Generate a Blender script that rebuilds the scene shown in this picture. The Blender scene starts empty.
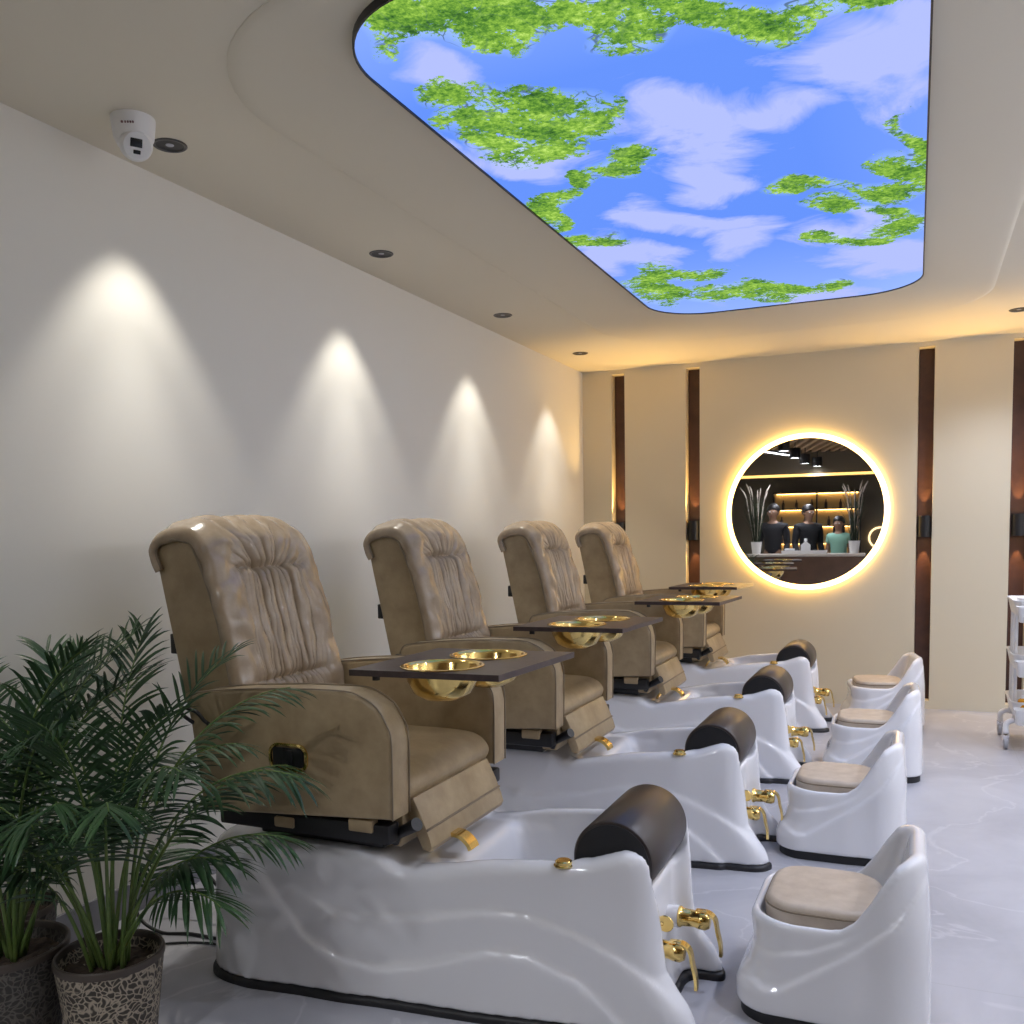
import bpy, bmesh, math, random
import numpy as np
from mathutils import Vector, Matrix, noise as mnoise
PI = math.pi
SC = bpy.context.scene
COL = SC.collection
rnd = random.Random(7)

# ------------------------------------------------------------------ materials
MATS = {}
def mat(name, color, rough=.5, metal=0, spec=.5, coat=0, noise=None, bump=None, emit=None, sheen=0):
    """noise=(scale, color2, contrast lo, hi), bump=(scale, strength)"""
    if name in MATS: return MATS[name]
    m = bpy.data.materials.new(name); m.use_nodes = True
    nt = m.node_tree; b = nt.nodes['Principled BSDF']
    b.inputs['Base Color'].default_value = (*color, 1)
    b.inputs['Roughness'].default_value = rough
    b.inputs['Metallic'].default_value = metal
    b.inputs['Specular IOR Level'].default_value = spec
    b.inputs['Coat Weight'].default_value = coat
    b.inputs['Coat Roughness'].default_value = .08
    if emit:
        b.inputs['Emission Color'].default_value = (*emit[0], 1)
        b.inputs['Emission Strength'].default_value = emit[1]
    tc = nt.nodes.new('ShaderNodeTexCoord')
    if noise:
        n = nt.nodes.new('ShaderNodeTexNoise'); n.inputs['Scale'].default_value = noise[0]
        n.inputs['Detail'].default_value = 5; n.inputs['Roughness'].default_value = .6
        r = nt.nodes.new('ShaderNodeValToRGB')
        r.color_ramp.elements[0].position = noise[2]; r.color_ramp.elements[1].position = noise[3]
        r.color_ramp.elements[0].color = (*color, 1); r.color_ramp.elements[1].color = (*noise[1], 1)
        nt.links.new(tc.outputs['Object'], n.inputs['Vector'])
        nt.links.new(n.outputs['Fac'], r.inputs['Fac'])
        nt.links.new(r.outputs['Color'], b.inputs['Base Color'])
    if bump:
        n2 = nt.nodes.new('ShaderNodeTexNoise'); n2.inputs['Scale'].default_value = bump[0]
        n2.inputs['Detail'].default_value = 3
        bp = nt.nodes.new('ShaderNodeBump'); bp.inputs['Strength'].default_value = bump[1]
        bp.inputs['Distance'].default_value = .004
        nt.links.new(tc.outputs['Object'], n2.inputs['Vector'])
        nt.links.new(n2.outputs['Fac'], bp.inputs['Height'])
        nt.links.new(bp.outputs['Normal'], b.inputs['Normal'])
    MATS[name] = m
    return m

M_WALL = mat('wall_paint', (.79, .77, .70), .75, bump=(60, .03))
M_BACK = mat('cream_panel_paint', (.67, .61, .465), .6)
M_CEIL = mat('ceiling_paint', (.72, .675, .56), .7)
M_GLOSS = mat('white_gelcoat', (.78, .78, .80), .13, coat=.6)
M_LEATHER = mat('tan_leather', (.29, .21, .115), .38, noise=(9, (.46, .355, .21), .3, .75), bump=(180, .12))
M_COVER = mat('tan_soft_leather', (.33, .245, .155), .24, coat=.3, noise=(14, (.47, .37, .26), .3, .75), bump=(90, .10))
M_PIPE = mat('leather_piping', (.24, .185, .12), .5)
M_CUSH = mat('stool_leather', (.44, .36, .28), .45, noise=(16, (.56, .475, .38), .3, .7), bump=(160, .08))
M_ROLL = mat('dark_brown_vinyl', (.035, .026, .024), .34, bump=(200, .05))
M_TRIM = mat('black_rubber', (.012, .012, .014), .5)
M_BLACK = mat('black_plastic', (.01, .01, .011), .4)
M_GOLD = mat('polished_gold', (.85, .62, .22), .14, metal=1)
M_TRAY = mat('dark_wood_tray', (.050, .034, .034), .38, noise=(30, (.075, .052, .05), .4, .7))
M_WOOD = mat('dark_red_wood', (.050, .023, .019), .45, noise=(12, (.075, .034, .025), .4, .7))
M_WHITE = mat('white_plastic', (.8, .8, .8), .35)
M_CHROME = mat('chrome', (.8, .8, .82), .15, metal=1)
M_RED = mat('red_sticker', (.7, .04, .03), .5)
M_SOIL = mat('potting_soil', (.03, .019, .012), .95, noise=(60, (.06, .04, .025), .4, .6), bump=(70, 1))
M_LEAF = mat('palm_leaf', (.016, .046, .019), .42, noise=(6, (.042, .098, .028), .35, .7))
M_STEM = mat('palm_stem', (.09, .16, .035), .5, noise=(20, (.14, .20, .05), .35, .7))
M_GLASSDARK = mat('lens_glass', (.01, .01, .012), .1)

def mat_floor():
    m = bpy.data.materials.new('marble_floor'); m.use_nodes = True
    nt = m.node_tree; N = nt.nodes; L = nt.links; b = N['Principled BSDF']
    tc = N.new('ShaderNodeTexCoord')
    n1 = N.new('ShaderNodeTexNoise'); n1.inputs['Scale'].default_value = 1.6; n1.inputs['Detail'].default_value = 8
    n1.inputs['Roughness'].default_value = .6; n1.inputs['Distortion'].default_value = .6
    L.new(tc.outputs['Object'], n1.inputs['Vector'])
    r = N.new('ShaderNodeValToRGB'); r.color_ramp.elements[0].position = .35; r.color_ramp.elements[1].position = .68
    r.color_ramp.elements[0].color = (.34, .34, .37, 1); r.color_ramp.elements[1].color = (.46, .46, .49, 1)
    L.new(n1.outputs['Fac'], r.inputs['Fac'])
    # thin pale veins
    n2 = N.new('ShaderNodeTexNoise'); n2.inputs['Scale'].default_value = 1.1; n2.inputs['Detail'].default_value = 6
    n2.inputs['Distortion'].default_value = 1.4
    L.new(tc.outputs['Object'], n2.inputs['Vector'])
    s = N.new('ShaderNodeMath'); s.operation = 'SUBTRACT'; s.inputs[1].default_value = .5
    a = N.new('ShaderNodeMath'); a.operation = 'ABSOLUTE'
    v = N.new('ShaderNodeValToRGB'); v.color_ramp.elements[0].position = 0; v.color_ramp.elements[1].position = .012
    v.color_ramp.elements[0].color = (.5, .5, .5, 1); v.color_ramp.elements[1].color = (0, 0, 0, 1)
    L.new(n2.outputs['Fac'], s.inputs[0]); L.new(s.outputs[0], a.inputs[0]); L.new(a.outputs[0], v.inputs['Fac'])
    mx = N.new('ShaderNodeMixRGB'); mx.inputs['Color2'].default_value = (.56, .56, .58, 1)
    L.new(v.outputs['Color'], mx.inputs['Fac']); L.new(r.outputs['Color'], mx.inputs['Color1'])
    # tile joints
    br = N.new('ShaderNodeTexBrick'); br.offset = 0; br.inputs['Scale'].default_value = 1
    br.inputs['Brick Width'].default_value = .8; br.inputs['Row Height'].default_value = 1.6
    br.inputs['Mortar Size'].default_value = .0025
    br.inputs['Color1'].default_value = (0, 0, 0, 1); br.inputs['Color2'].default_value = (0, 0, 0, 1)
    br.inputs['Mortar'].default_value = (.45, .45, .45, 1)
    mp = N.new('ShaderNodeMapping'); mp.inputs['Location'].default_value = (.23, .3, 0)
    L.new(tc.outputs['Object'], mp.inputs['Vector']); L.new(mp.outputs['Vector'], br.inputs['Vector'])
    m2 = N.new('ShaderNodeMixRGB'); m2.inputs['Color2'].default_value = (.33, .33, .34, 1)
    L.new(br.outputs['Color'], m2.inputs['Fac']); L.new(mx.outputs['Color'], m2.inputs['Color1'])
    L.new(m2.outputs['Color'], b.inputs['Base Color'])
    b.inputs['Roughness'].default_value = .32
    b.inputs['Specular IOR Level'].default_value = .4
    return m
M_FLOOR = mat_floor()
M_SKIRT = mat('grey_tile_skirting', (.24, .24, .27), .35, noise=(4, (.30, .30, .33), .35, .7))

def mat_pot(c1, c2, name):
    m = bpy.data.materials.new(name); m.use_nodes = True
    nt = m.node_tree; N = nt.nodes; L = nt.links; b = N['Principled BSDF']
    tc = N.new('ShaderNodeTexCoord')
    n0 = N.new('ShaderNodeTexNoise'); n0.inputs['Scale'].default_value = 18; n0.inputs['Detail'].default_value = 2
    L.new(tc.outputs['Object'], n0.inputs['Vector'])
    ad = N.new('ShaderNodeMixRGB'); ad.blend_type = 'ADD'; ad.inputs['Fac'].default_value = .06
    L.new(tc.outputs['Object'], ad.inputs['Color1']); L.new(n0.outputs['Color'], ad.inputs['Color2'])
    vo = N.new('ShaderNodeTexVoronoi'); vo.feature = 'DISTANCE_TO_EDGE'; vo.inputs['Scale'].default_value = 62
    L.new(ad.outputs['Color'], vo.inputs['Vector'])
    r = N.new('ShaderNodeValToRGB'); r.color_ramp.elements[0].position = .04; r.color_ramp.elements[1].position = .16
    r.color_ramp.elements[0].color = (*c1, 1); r.color_ramp.elements[1].color = (*c2, 1)
    L.new(vo.outputs['Distance'], r.inputs['Fac']); L.new(r.outputs['Color'], b.inputs['Base Color'])
    bp = N.new('ShaderNodeBump'); bp.inputs['Strength'].default_value = .8; bp.inputs['Distance'].default_value = .006
    bp.invert = True
    L.new(r.outputs['Alpha'], bp.inputs['Height'])
    L.new(vo.outputs['Distance'], bp.inputs['Height']); L.new(bp.outputs['Normal'], b.inputs['Normal'])
    b.inputs['Roughness'].default_value = .6
    return m
M_POT = mat_pot((.33, .28, .21), (.035, .028, .02), 'carved_pot')
M_POT2 = mat_pot((.10, .09, .075), (.03, .026, .022), 'dark_carved_pot')
M_POTRIM = mat('pot_rim', (.055, .042, .032), .45)

# ------------------------------------------------------------------ object helpers
def finish(name, me, m=None, parent=None, smooth=True):
    if m is not None: me.materials.append(m)
    if smooth:
        for p in me.polygons: p.use_smooth = True
    o = bpy.data.objects.new(name, me); COL.objects.link(o)
    if parent: o.parent = parent
    return o
def obj(name, bm, m=None, parent=None, smooth=True, auto=None):
    me = bpy.data.meshes.new(name)
    bmesh.ops.recalc_face_normals(bm, faces=bm.faces)
    if auto is not None:
        for e in bm.edges:
            if len(e.link_faces) == 2 and e.calc_face_angle(0) > math.radians(auto): e.smooth = False
    bm.to_mesh(me); bm.free()
    return finish(name, me, m, parent, smooth)
def pydata(name, V, F, m=None, parent=None, smooth=True):
    me = bpy.data.meshes.new(name); me.from_pydata([tuple(map(float, v)) for v in V], [], [tuple(map(int, f)) for f in F]); me.update()
    return finish(name, me, m, parent, smooth)
def empty(name, loc, rz=0):
    o = bpy.data.objects.new(name, None); o.empty_display_size = .1
    o.location = loc; o.rotation_euler = (0, 0, rz); COL.objects.link(o); return o
def tag(o, label, cat, group=None, kind=None):
    if label: o['label'] = label
    if cat: o['category'] = cat
    if group: o['group'] = group
    if kind: o['kind'] = kind
    return o
def struct(o):
    o['kind'] = 'structure'; return o
def copy_tree(o, parent=None):
    c = o.copy(); COL.objects.link(c); c.parent = parent
    for ch in list(o.children): copy_tree(ch, c)
    return c

# ------------------------------------------------------------------ shape helpers (append to bmesh)
def add_box(bm, x0, x1, y0, y1, z0, z1, bev=0, seg=2, M=None):
    r = bmesh.ops.create_cube(bm, size=1)
    vs = r['verts']
    for v in vs:
        v.co = Vector(((x0+x1)/2+v.co.x*(x1-x0), (y0+y1)/2+v.co.y*(y1-y0), (z0+z1)/2+v.co.z*(z1-z0)))
    if bev:
        es = list({e for v in vs for e in v.link_edges})
        rr = bmesh.ops.bevel(bm, geom=es, offset=bev, segments=seg, affect='EDGES', profile=.5)
        vs = list({v for f in rr['faces'] for v in f.verts} | {v for v in vs if v.is_valid})
    if M is not None:
        for v in vs: v.co = M @ v.co
    return vs
def box(name, x0, x1, y0, y1, z0, z1, m, parent=None, bev=0, seg=2, M=None):
    bm = bmesh.new(); add_box(bm, x0, x1, y0, y1, z0, z1, bev, seg, M)
    return obj(name, bm, m, parent, smooth=bool(bev), auto=40 if bev else None)
def add_cyl(bm, p0, p1, r0, r1=None, n=24, caps=True):
    r1 = r0 if r1 is None else r1
    p0 = Vector(p0); p1 = Vector(p1); d = (p1-p0).normalized()
    a = d.orthogonal().normalized(); b = d.cross(a)
    R0 = [bm.verts.new(p0+(a*math.cos(t)+b*math.sin(t))*r0) for t in [2*PI*i/n for i in range(n)]]
    R1 = [bm.verts.new(p1+(a*math.cos(t)+b*math.sin(t))*r1) for t in [2*PI*i/n for i in range(n)]]
    for i in range(n): bm.faces.new((R0[i], R0[(i+1) % n], R1[(i+1) % n], R1[i]))
    if caps: bm.faces.new(R0[::-1]); bm.faces.new(R1)
def add_tube(bm, pts, rad, n=8, caps=True):
    """rad: number or list"""
    P = [Vector(p) for p in pts]; k = len(P)
    rad = rad if isinstance(rad, (list, tuple)) else [rad]*k
    prev = None; rings = []
    for i in range(k):
        d = (P[min(i+1, k-1)]-P[max(i-1, 0)]).normalized()
        if prev is None: a = d.orthogonal().normalized()
        else:
            a = prev-d*prev.dot(d)
            a = a.normalized() if a.length > 1e-6 else d.orthogonal().normalized()
        prev = a; b = d.cross(a)
        rings.append([bm.verts.new(P[i]+(a*math.cos(t)+b*math.sin(t))*rad[i]) for t in [2*PI*j/n for j in range(n)]])
    for i in range(k-1):
        for j in range(n): bm.faces.new((rings[i][j], rings[i][(j+1) % n], rings[i+1][(j+1) % n], rings[i+1][j]))
    if caps: bm.faces.new(rings[0][::-1]); bm.faces.new(rings[-1])
def add_lathe(bm, prof, c=(0, 0, 0), n=48, axis='Z'):
    """prof: list of (r, z)"""
    rings = []
    for r, z in prof:
        if r < 1e-6:
            rings.append([bm.verts.new((0, 0, z))]*n); continue
        rings.append([bm.verts.new((r*math.cos(2*PI*i/n), r*math.sin(2*PI*i/n), z)) for i in range(n)])
    new = {v for R in rings for v in R}
    for a, b in zip(rings[:-1], rings[1:]):
        for i in range(n):
            q = [a[i], a[(i+1) % n], b[(i+1) % n], b[i]]
            u = []
            for v in q:
                if v not in u: u.append(v)
            if len(u) >= 3:
                try: bm.faces.new(u)
                except ValueError: pass
    for v in new:
        x, y, z = v.co
        if axis == 'X': v.co = Vector((z, x, y))
        elif axis == 'Y': v.co = Vector((x, z, y))
        v.co += Vector(c)
def lathe(name, prof, m, parent=None, c=(0, 0, 0), n=48, axis='Z', auto=35):
    bm = bmesh.new(); add_lathe(bm, prof, c, n, axis); return obj(name, bm, m, parent, auto=auto)
def bez(pts, n=8, closed=False):
    """Catmull-Rom through 2D/3D points"""
    P = [Vector(p) for p in pts]; k = len(P); out = []
    rng = range(k) if closed else range(k-1)
    for i in rng:
        if closed: a, b, c, d = P[(i-1) % k], P[i], P[(i+1) % k], P[(i+2) % k]
        else: a, b, c, d = P[max(i-1, 0)], P[i], P[i+1], P[min(i+2, k-1)]
        for s in range(n):
            t = s/n
            out.append(.5*((2*b)+(c-a)*t+(2*a-5*b+4*c-d)*t*t+(3*b-a-3*c+d)*t**3))
    if not closed: out.append(P[-1])
    return out
def add_prism(bm, poly, y0, y1, bev=0, seg=3):
    """poly: (x,z) list, extruded along y"""
    A = [bm.verts.new((p[0], y0, p[1])) for p in poly]; B = [bm.verts.new((p[0], y1, p[1])) for p in poly]
    n = len(poly); f0 = bm.faces.new(A); f1 = bm.faces.new(B[::-1])
    for i in range(n): bm.faces.new((A[i], B[i], B[(i+1) % n], A[(i+1) % n]))
    bmesh.ops.recalc_face_normals(bm, faces=bm.faces)
    if bev:
        es = list({e for f in (f0, f1) for e in f.edges})
        bmesh.ops.bevel(bm, geom=es, offset=bev, segments=seg, affect='EDGES', profile=.5)
def prism(name, poly, y0, y1, m, parent=None, bev=0, seg=3, auto=40):
    bm = bmesh.new(); add_prism(bm, poly, y0, y1, bev, seg); return obj(name, bm, m, parent, auto=auto)

# ------------------------------------------------------------------ implicit surfaces -> quads (surface nets)
def snet(F, xs, ys, zs):
    F = F.astype(np.float32); F[np.abs(F) < 1e-7] = 1e-7
    nx, ny, nz = F.shape; S = F < 0
    acc = np.zeros((nx-1, ny-1, nz-1, 3), np.float32); cnt = np.zeros((nx-1, ny-1, nz-1), np.float32)
    def corner(A, i, j, k): return A[i:nx-1+i, j:ny-1+j, k:nz-1+k]
    C = [(i, j, k) for i in (0, 1) for j in (0, 1) for k in (0, 1)]
    for a in C:
        for ax in range(3):
            if a[ax]: continue
            b = list(a); b[ax] = 1
            fa = corner(F, *a); fb = corner(F, *b); m = corner(S, *a) != corner(S, *b)
            t = np.where(m, fa/np.where(m, fa-fb, 1), 0)
            cnt += m
            for c in range(3):
                acc[..., c] += np.where(m, (t if c == ax else a[c]), 0)
    act = cnt > 0
    idx = -np.ones(act.shape, np.int64); idx[act] = np.arange(act.sum())
    I, J, K = np.nonzero(act); p = acc[act]/cnt[act][:, None]
    V = np.stack([xs[0]+(I+p[:, 0])*(xs[1]-xs[0]), ys[0]+(J+p[:, 1])*(ys[1]-ys[0]), zs[0]+(K+p[:, 2])*(zs[1]-zs[0])], 1)
    faces = []
    e = S[:-1, 1:-1, 1:-1] != S[1:, 1:-1, 1:-1]; i, j, k = np.nonzero(e); s = S[:-1, 1:-1, 1:-1][e]
    q = np.stack([idx[i, j, k], idx[i, j+1, k], idx[i, j+1, k+1], idx[i, j, k+1]], 1); q[~s] = q[~s][:, ::-1]; faces.append(q)
    e = S[1:-1, :-1, 1:-1] != S[1:-1, 1:, 1:-1]; i, j, k = np.nonzero(e); s = S[1:-1, :-1, 1:-1][e]
    q = np.stack([idx[i, j, k], idx[i, j, k+1], idx[i+1, j, k+1], idx[i+1, j, k]], 1); q[~s] = q[~s][:, ::-1]; faces.append(q)
    e = S[1:-1, 1:-1, :-1] != S[1:-1, 1:-1, 1:]; i, j, k = np.nonzero(e); s = S[1:-1, 1:-1, :-1][e]
    q = np.stack([idx[i, j, k], idx[i+1, j, k], idx[i+1, j+1, k], idx[i, j+1, k]], 1); q[~s] = q[~s][:, ::-1]; faces.append(q)
    return V, np.concatenate(faces)
def sdf_mesh(name, f, lo, hi, h, m, parent=None):
    ax = [np.arange(lo[i]-2*h, hi[i]+3*h, h) for i in range(3)]
    X, Y, Z = np.meshgrid(*ax, indexing='ij')
    V, Fa = snet(f(X, Y, Z), *ax)
    # a little Laplacian relaxation to hide the grid
    E = np.concatenate([Fa[:, [0, 1]], Fa[:, [1, 2]], Fa[:, [2, 3]], Fa[:, [3, 0]]])
    for _ in range(2):
        acc = np.zeros_like(V); c = np.zeros(len(V))
        for a, b in ((0, 1), (1, 0)):
            for d in range(3): acc[:, d] += np.bincount(E[:, a], weights=V[E[:, b], d], minlength=len(V))
            c += np.bincount(E[:, a], minlength=len(V))
        V = V*.5+.5*acc/c[:, None]
    me = bpy.data.meshes.new(name)
    me.vertices.add(len(V)); me.vertices.foreach_set('co', V.astype(np.float32).ravel())
    me.loops.add(len(Fa)*4); me.loops.foreach_set('vertex_index', Fa.astype(np.int32).ravel())
    me.polygons.add(len(Fa)); me.polygons.foreach_set('loop_start', np.arange(0, len(Fa)*4, 4, dtype=np.int32))
    me.update(calc_edges=True); me.validate()
    return finish(name, me, m, parent)
def smax(a, b, k):
    h = np.maximum(k-np.abs(a-b), 0)/k; return np.maximum(a, b)+h*h*k*.25
def smin(a, b, k): return -smax(-a, -b, k)
def sstep(x): x = np.clip(x, 0, 1); return x*x*(3-2*x)
def rbox2(x, y, hx, hy, r):
    qx = np.abs(x)-(hx-r); qy = np.abs(y)-(hy-r)
    return np.hypot(np.maximum(qx, 0), np.maximum(qy, 0))+np.minimum(np.maximum(qx, qy), 0)-r

def rrect(x0, x1, y0, y1, r, n=14):
    pts = []
    for cx, cy, a0 in ((x1-r, y1-r, 0), (x0+r, y1-r, 90), (x0+r, y0+r, 180), (x1-r, y0+r, 270)):
        for i in range(n+1):
            a = math.radians(a0+90*i/n); pts.append((cx+r*math.cos(a), cy+r*math.sin(a)))
    return pts
# light levels
SKY = 0.98; P_WALLSPOT = 22; P_RIGHTSPOT = 50; P_SCONCE = 7; P_RING = 7.0; P_LAMP = 9; P_CYL = 68; P_FILL = 13; EXPOSURE = 0.38
TREES=[(-1.27,2.17,8.7,5.26,-2.65,5.54),(-1.12,2.2,6.9,3.6,-3.08,6.45),(-0.971,2.22,8,3.59,-3.69,7.72),(-0.863,2.23,9.34,3.71,-5.52,11.6),(-0.757,2.33,9.87,3.27,-4.34,9.09),(-0.692,2.48,7.91,2.23,-4.35,9.08),(-0.614,2.39,9.63,2.5,-4.77,9.99),(-0.522,2.44,7.83,1.68,-3.97,8.3),(-0.383,2.5,8.02,1.21,-4.33,9.05),(-0.239,2.53,8.34,0.753,-6.52,13.7),(-0.111,2.56,10.8,0.4,-11.2,23.4),(-1.34,2.59,9.65,5.1,-4.16,8.56),(-1.24,2.71,8.02,3.75,-2.88,5.92),(-1.06,2.8,5.4,2.07,-2.11,4.33),(-0.952,2.93,11.4,3.74,-2.51,5.14),(-1.26,2.99,6.72,2.88,-3.84,7.82),(-1.03,3.32,8.75,2.75,-3.96,8.02),(-1.19,3.35,12.6,4.51,-5.64,11.4),(-1.38,3.53,9.66,3.83,-2.48,4.97),(-1.38,3.71,18.6,7.03,-3.65,7.27),(-1.33,4.08,6.18,2.04,-4.5,8.87),(-1.35,3.99,15.2,5.19,-4.08,8.04),(-1.27,4.93,8.32,2.16,-1.16,2.23),(-1.07,4.75,5.13,1.16,-4.25,8.24),(-0.913,5.3,3.04,0.522,-2.41,4.61),(-0.625,5.35,9.45,1.09,-3.71,7.12),(-0.418,5.37,7.79,0.588,-4.58,8.81),(-0.0545,3.84,11.2,0.105,-2.1,4.24),(-0.0109,3.56,26.4,-0.0726,-2.07,4.23),(-0.2,3.96,7.58,0.353,-4.21,8.46),(-0.435,3.81,7.46,0.836,-4.77,9.6),(-0.0403,4.47,9.61,0.0429,-2.46,4.89),(-0.24,4.55,5.36,0.264,-4.58,9.04),(-0.339,4.07,8.58,0.688,-6.44,12.9),(-0.114,4.19,8.77,0.202,-6.43,12.8)]
CLOUDS=[(-0.739,3.14,3.7,0.878,-1.42,2.89),(-0.712,3.59,6.64,1.32,-2.04,4.11),(-0.869,4.05,3.86,0.828,-3.49,6.93),(-0.767,4.32,5.59,0.991,-1.77,3.5),(-0.19,2.89,5.33,0.325,-1.54,3.2),(-0.0587,2.89,9.7,0.13,-1.15,2.38),(-0.178,4.96,3.65,0.118,-1.53,3),(-1.04,3.88,6.43,1.74,-2.6,5.16),(-1.24,4.42,4.46,1.26,-2.34,4.57),(-1.28,2.46,6.09,3.26,-4.6,9.51),(-0.439,3.08,5.44,0.765,-3.17,6.53),(-0.157,4.33,6.3,0.204,-2.99,5.95),(-0.508,5.51,3.12,0.282,-2.69,5.15),(-1.46,2.87,13.1,6.84,-4.54,9.25),(-1.41,4.33,6.59,2.17,-1.41,2.75),(-0.285,4.45,3.98,0.242,-2.07,4.1),(-1.3,3.09,4.32,1.85,-2.52,5.11)]
# ================================================================== PEDICURE SPA CHAIR
OX = 1.3          # local x = room x + OX ; local y = 0 at chair centre line
Y0 = .02          # basin centre line
def ip(x, xs, vs): return np.interp(x, xs, vs)
RX1 = [-1.90, -1.795, -1.643, -1.53, -1.414, -1.267, -1.074, -.943, -.818, -.75, -.62, -.50]
RZ1 = [.62, .36, .181, .128, .107, .137, .200, .200, .149, .095, -.03, -.10]
RX2 = [-1.72, -1.64, -1.585, -1.46, -1.275, -1.081, -.95, -.824, -.703, -.626, -.558, -.50]
RZ2 = [.36, .30, .274, .248, .271, .312, .311, .273, .216, .165, .105, .05]
def basin_width(X, Z):
    hb = ip(X, [-2.05, -1.83, -1.4, -1.09, -.76, -.51], [.425, .42, .355, .325, .27, .25])
    ht = ip(X, [-2.05, -1.6, -1.33, -.85, -.65], [.375, .36, .32, .280, .25])
    t = np.clip(Z/.45, 0, 1)
    w = ht+(hb-ht-.026)*(1-t)
    s1 = sstep((ip(X, RX1, RZ1)-Z)/.018+.5)*sstep((X+1.98)/.2)
    s2 = sstep((ip(X, RX2, RZ2)-Z)/.018+.5)*sstep((X+1.68)/.2)
    return w+.014*s1+.013*s2
def basin_outer(X, Y, Z):
    ay = np.abs(Y-Y0)
    xf = ip(Z, [0, .04, .08, .12, .17, .26, .42, .5], [-.504, -.510, -.528, -.557, -.588, -.602, -.606, -.612])
    zt = ip(X, [-2.05, -1.9, -1.5, -1.40, -1.345, -1.31, -1.2, -1.1, -.95, -.85, -.79, -.74, -.69, -.65, -.60],
            [.425, .444, .448, .438, .405, .398, .418, .440, .458, .466, .472, .490, .508, .508, .49])
    d = smax(ay-basin_width(X, Z), X-xf, .09)
    d = smax(d, -2.03-X, .16)
    return d, zt
def f_basin(X, Y, Z):
    d, zt = basin_outer(X, Y, Z)
    ay = np.abs(Y-Y0)
    d = smax(d, Z-zt, .045)
    # foot well and the shallow shelf behind it
    pit = smax(rbox2(X+1.02-.10*np.clip((.42-Z)/.25, 0, 1), Y-Y0, .20, .232-.05*sstep((.45-Z)/.3), .05), .17-Z, .04)
    shelf = smax(rbox2(X+1.20, Y-Y0, .135, .232, .04), .395-Z, .015)
    d = smax(d, -smin(pit, shelf, .03), .02)
    # saddle for the roll
    cyl = np.maximum(np.hypot(X+.738, Z-.460)-.118, ay-.203)
    d = smax(d, -cyl, .012)
    # recess between the two front feet
    xc = ip(Z, [0, .1, .3, .42, .5], [-.615, -.64, -.655, -.66, -.68])
    ch = smax(xc-X, ay-(.155+.040*sstep((Z-.25)/.2)), .05)
    d = smax(d, -ch, .035)
    return np.maximum(d, .022-Z)
def f_trim(X, Y, Z):
    Zf = np.full_like(Z, .03)
    d, _ = basin_outer(X, Y, Zf)
    ch = smax(-.615-X, np.abs(Y-Y0)-.155, .06)
    d = smax(d, -ch, .035)-.007
    return np.maximum(d, Z-.024)

def shifted(f, dx): return lambda X, Y, Z: f(X-dx, Y, Z)
def prof(P): return [(x+OX, z) for x, z in P]

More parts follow.
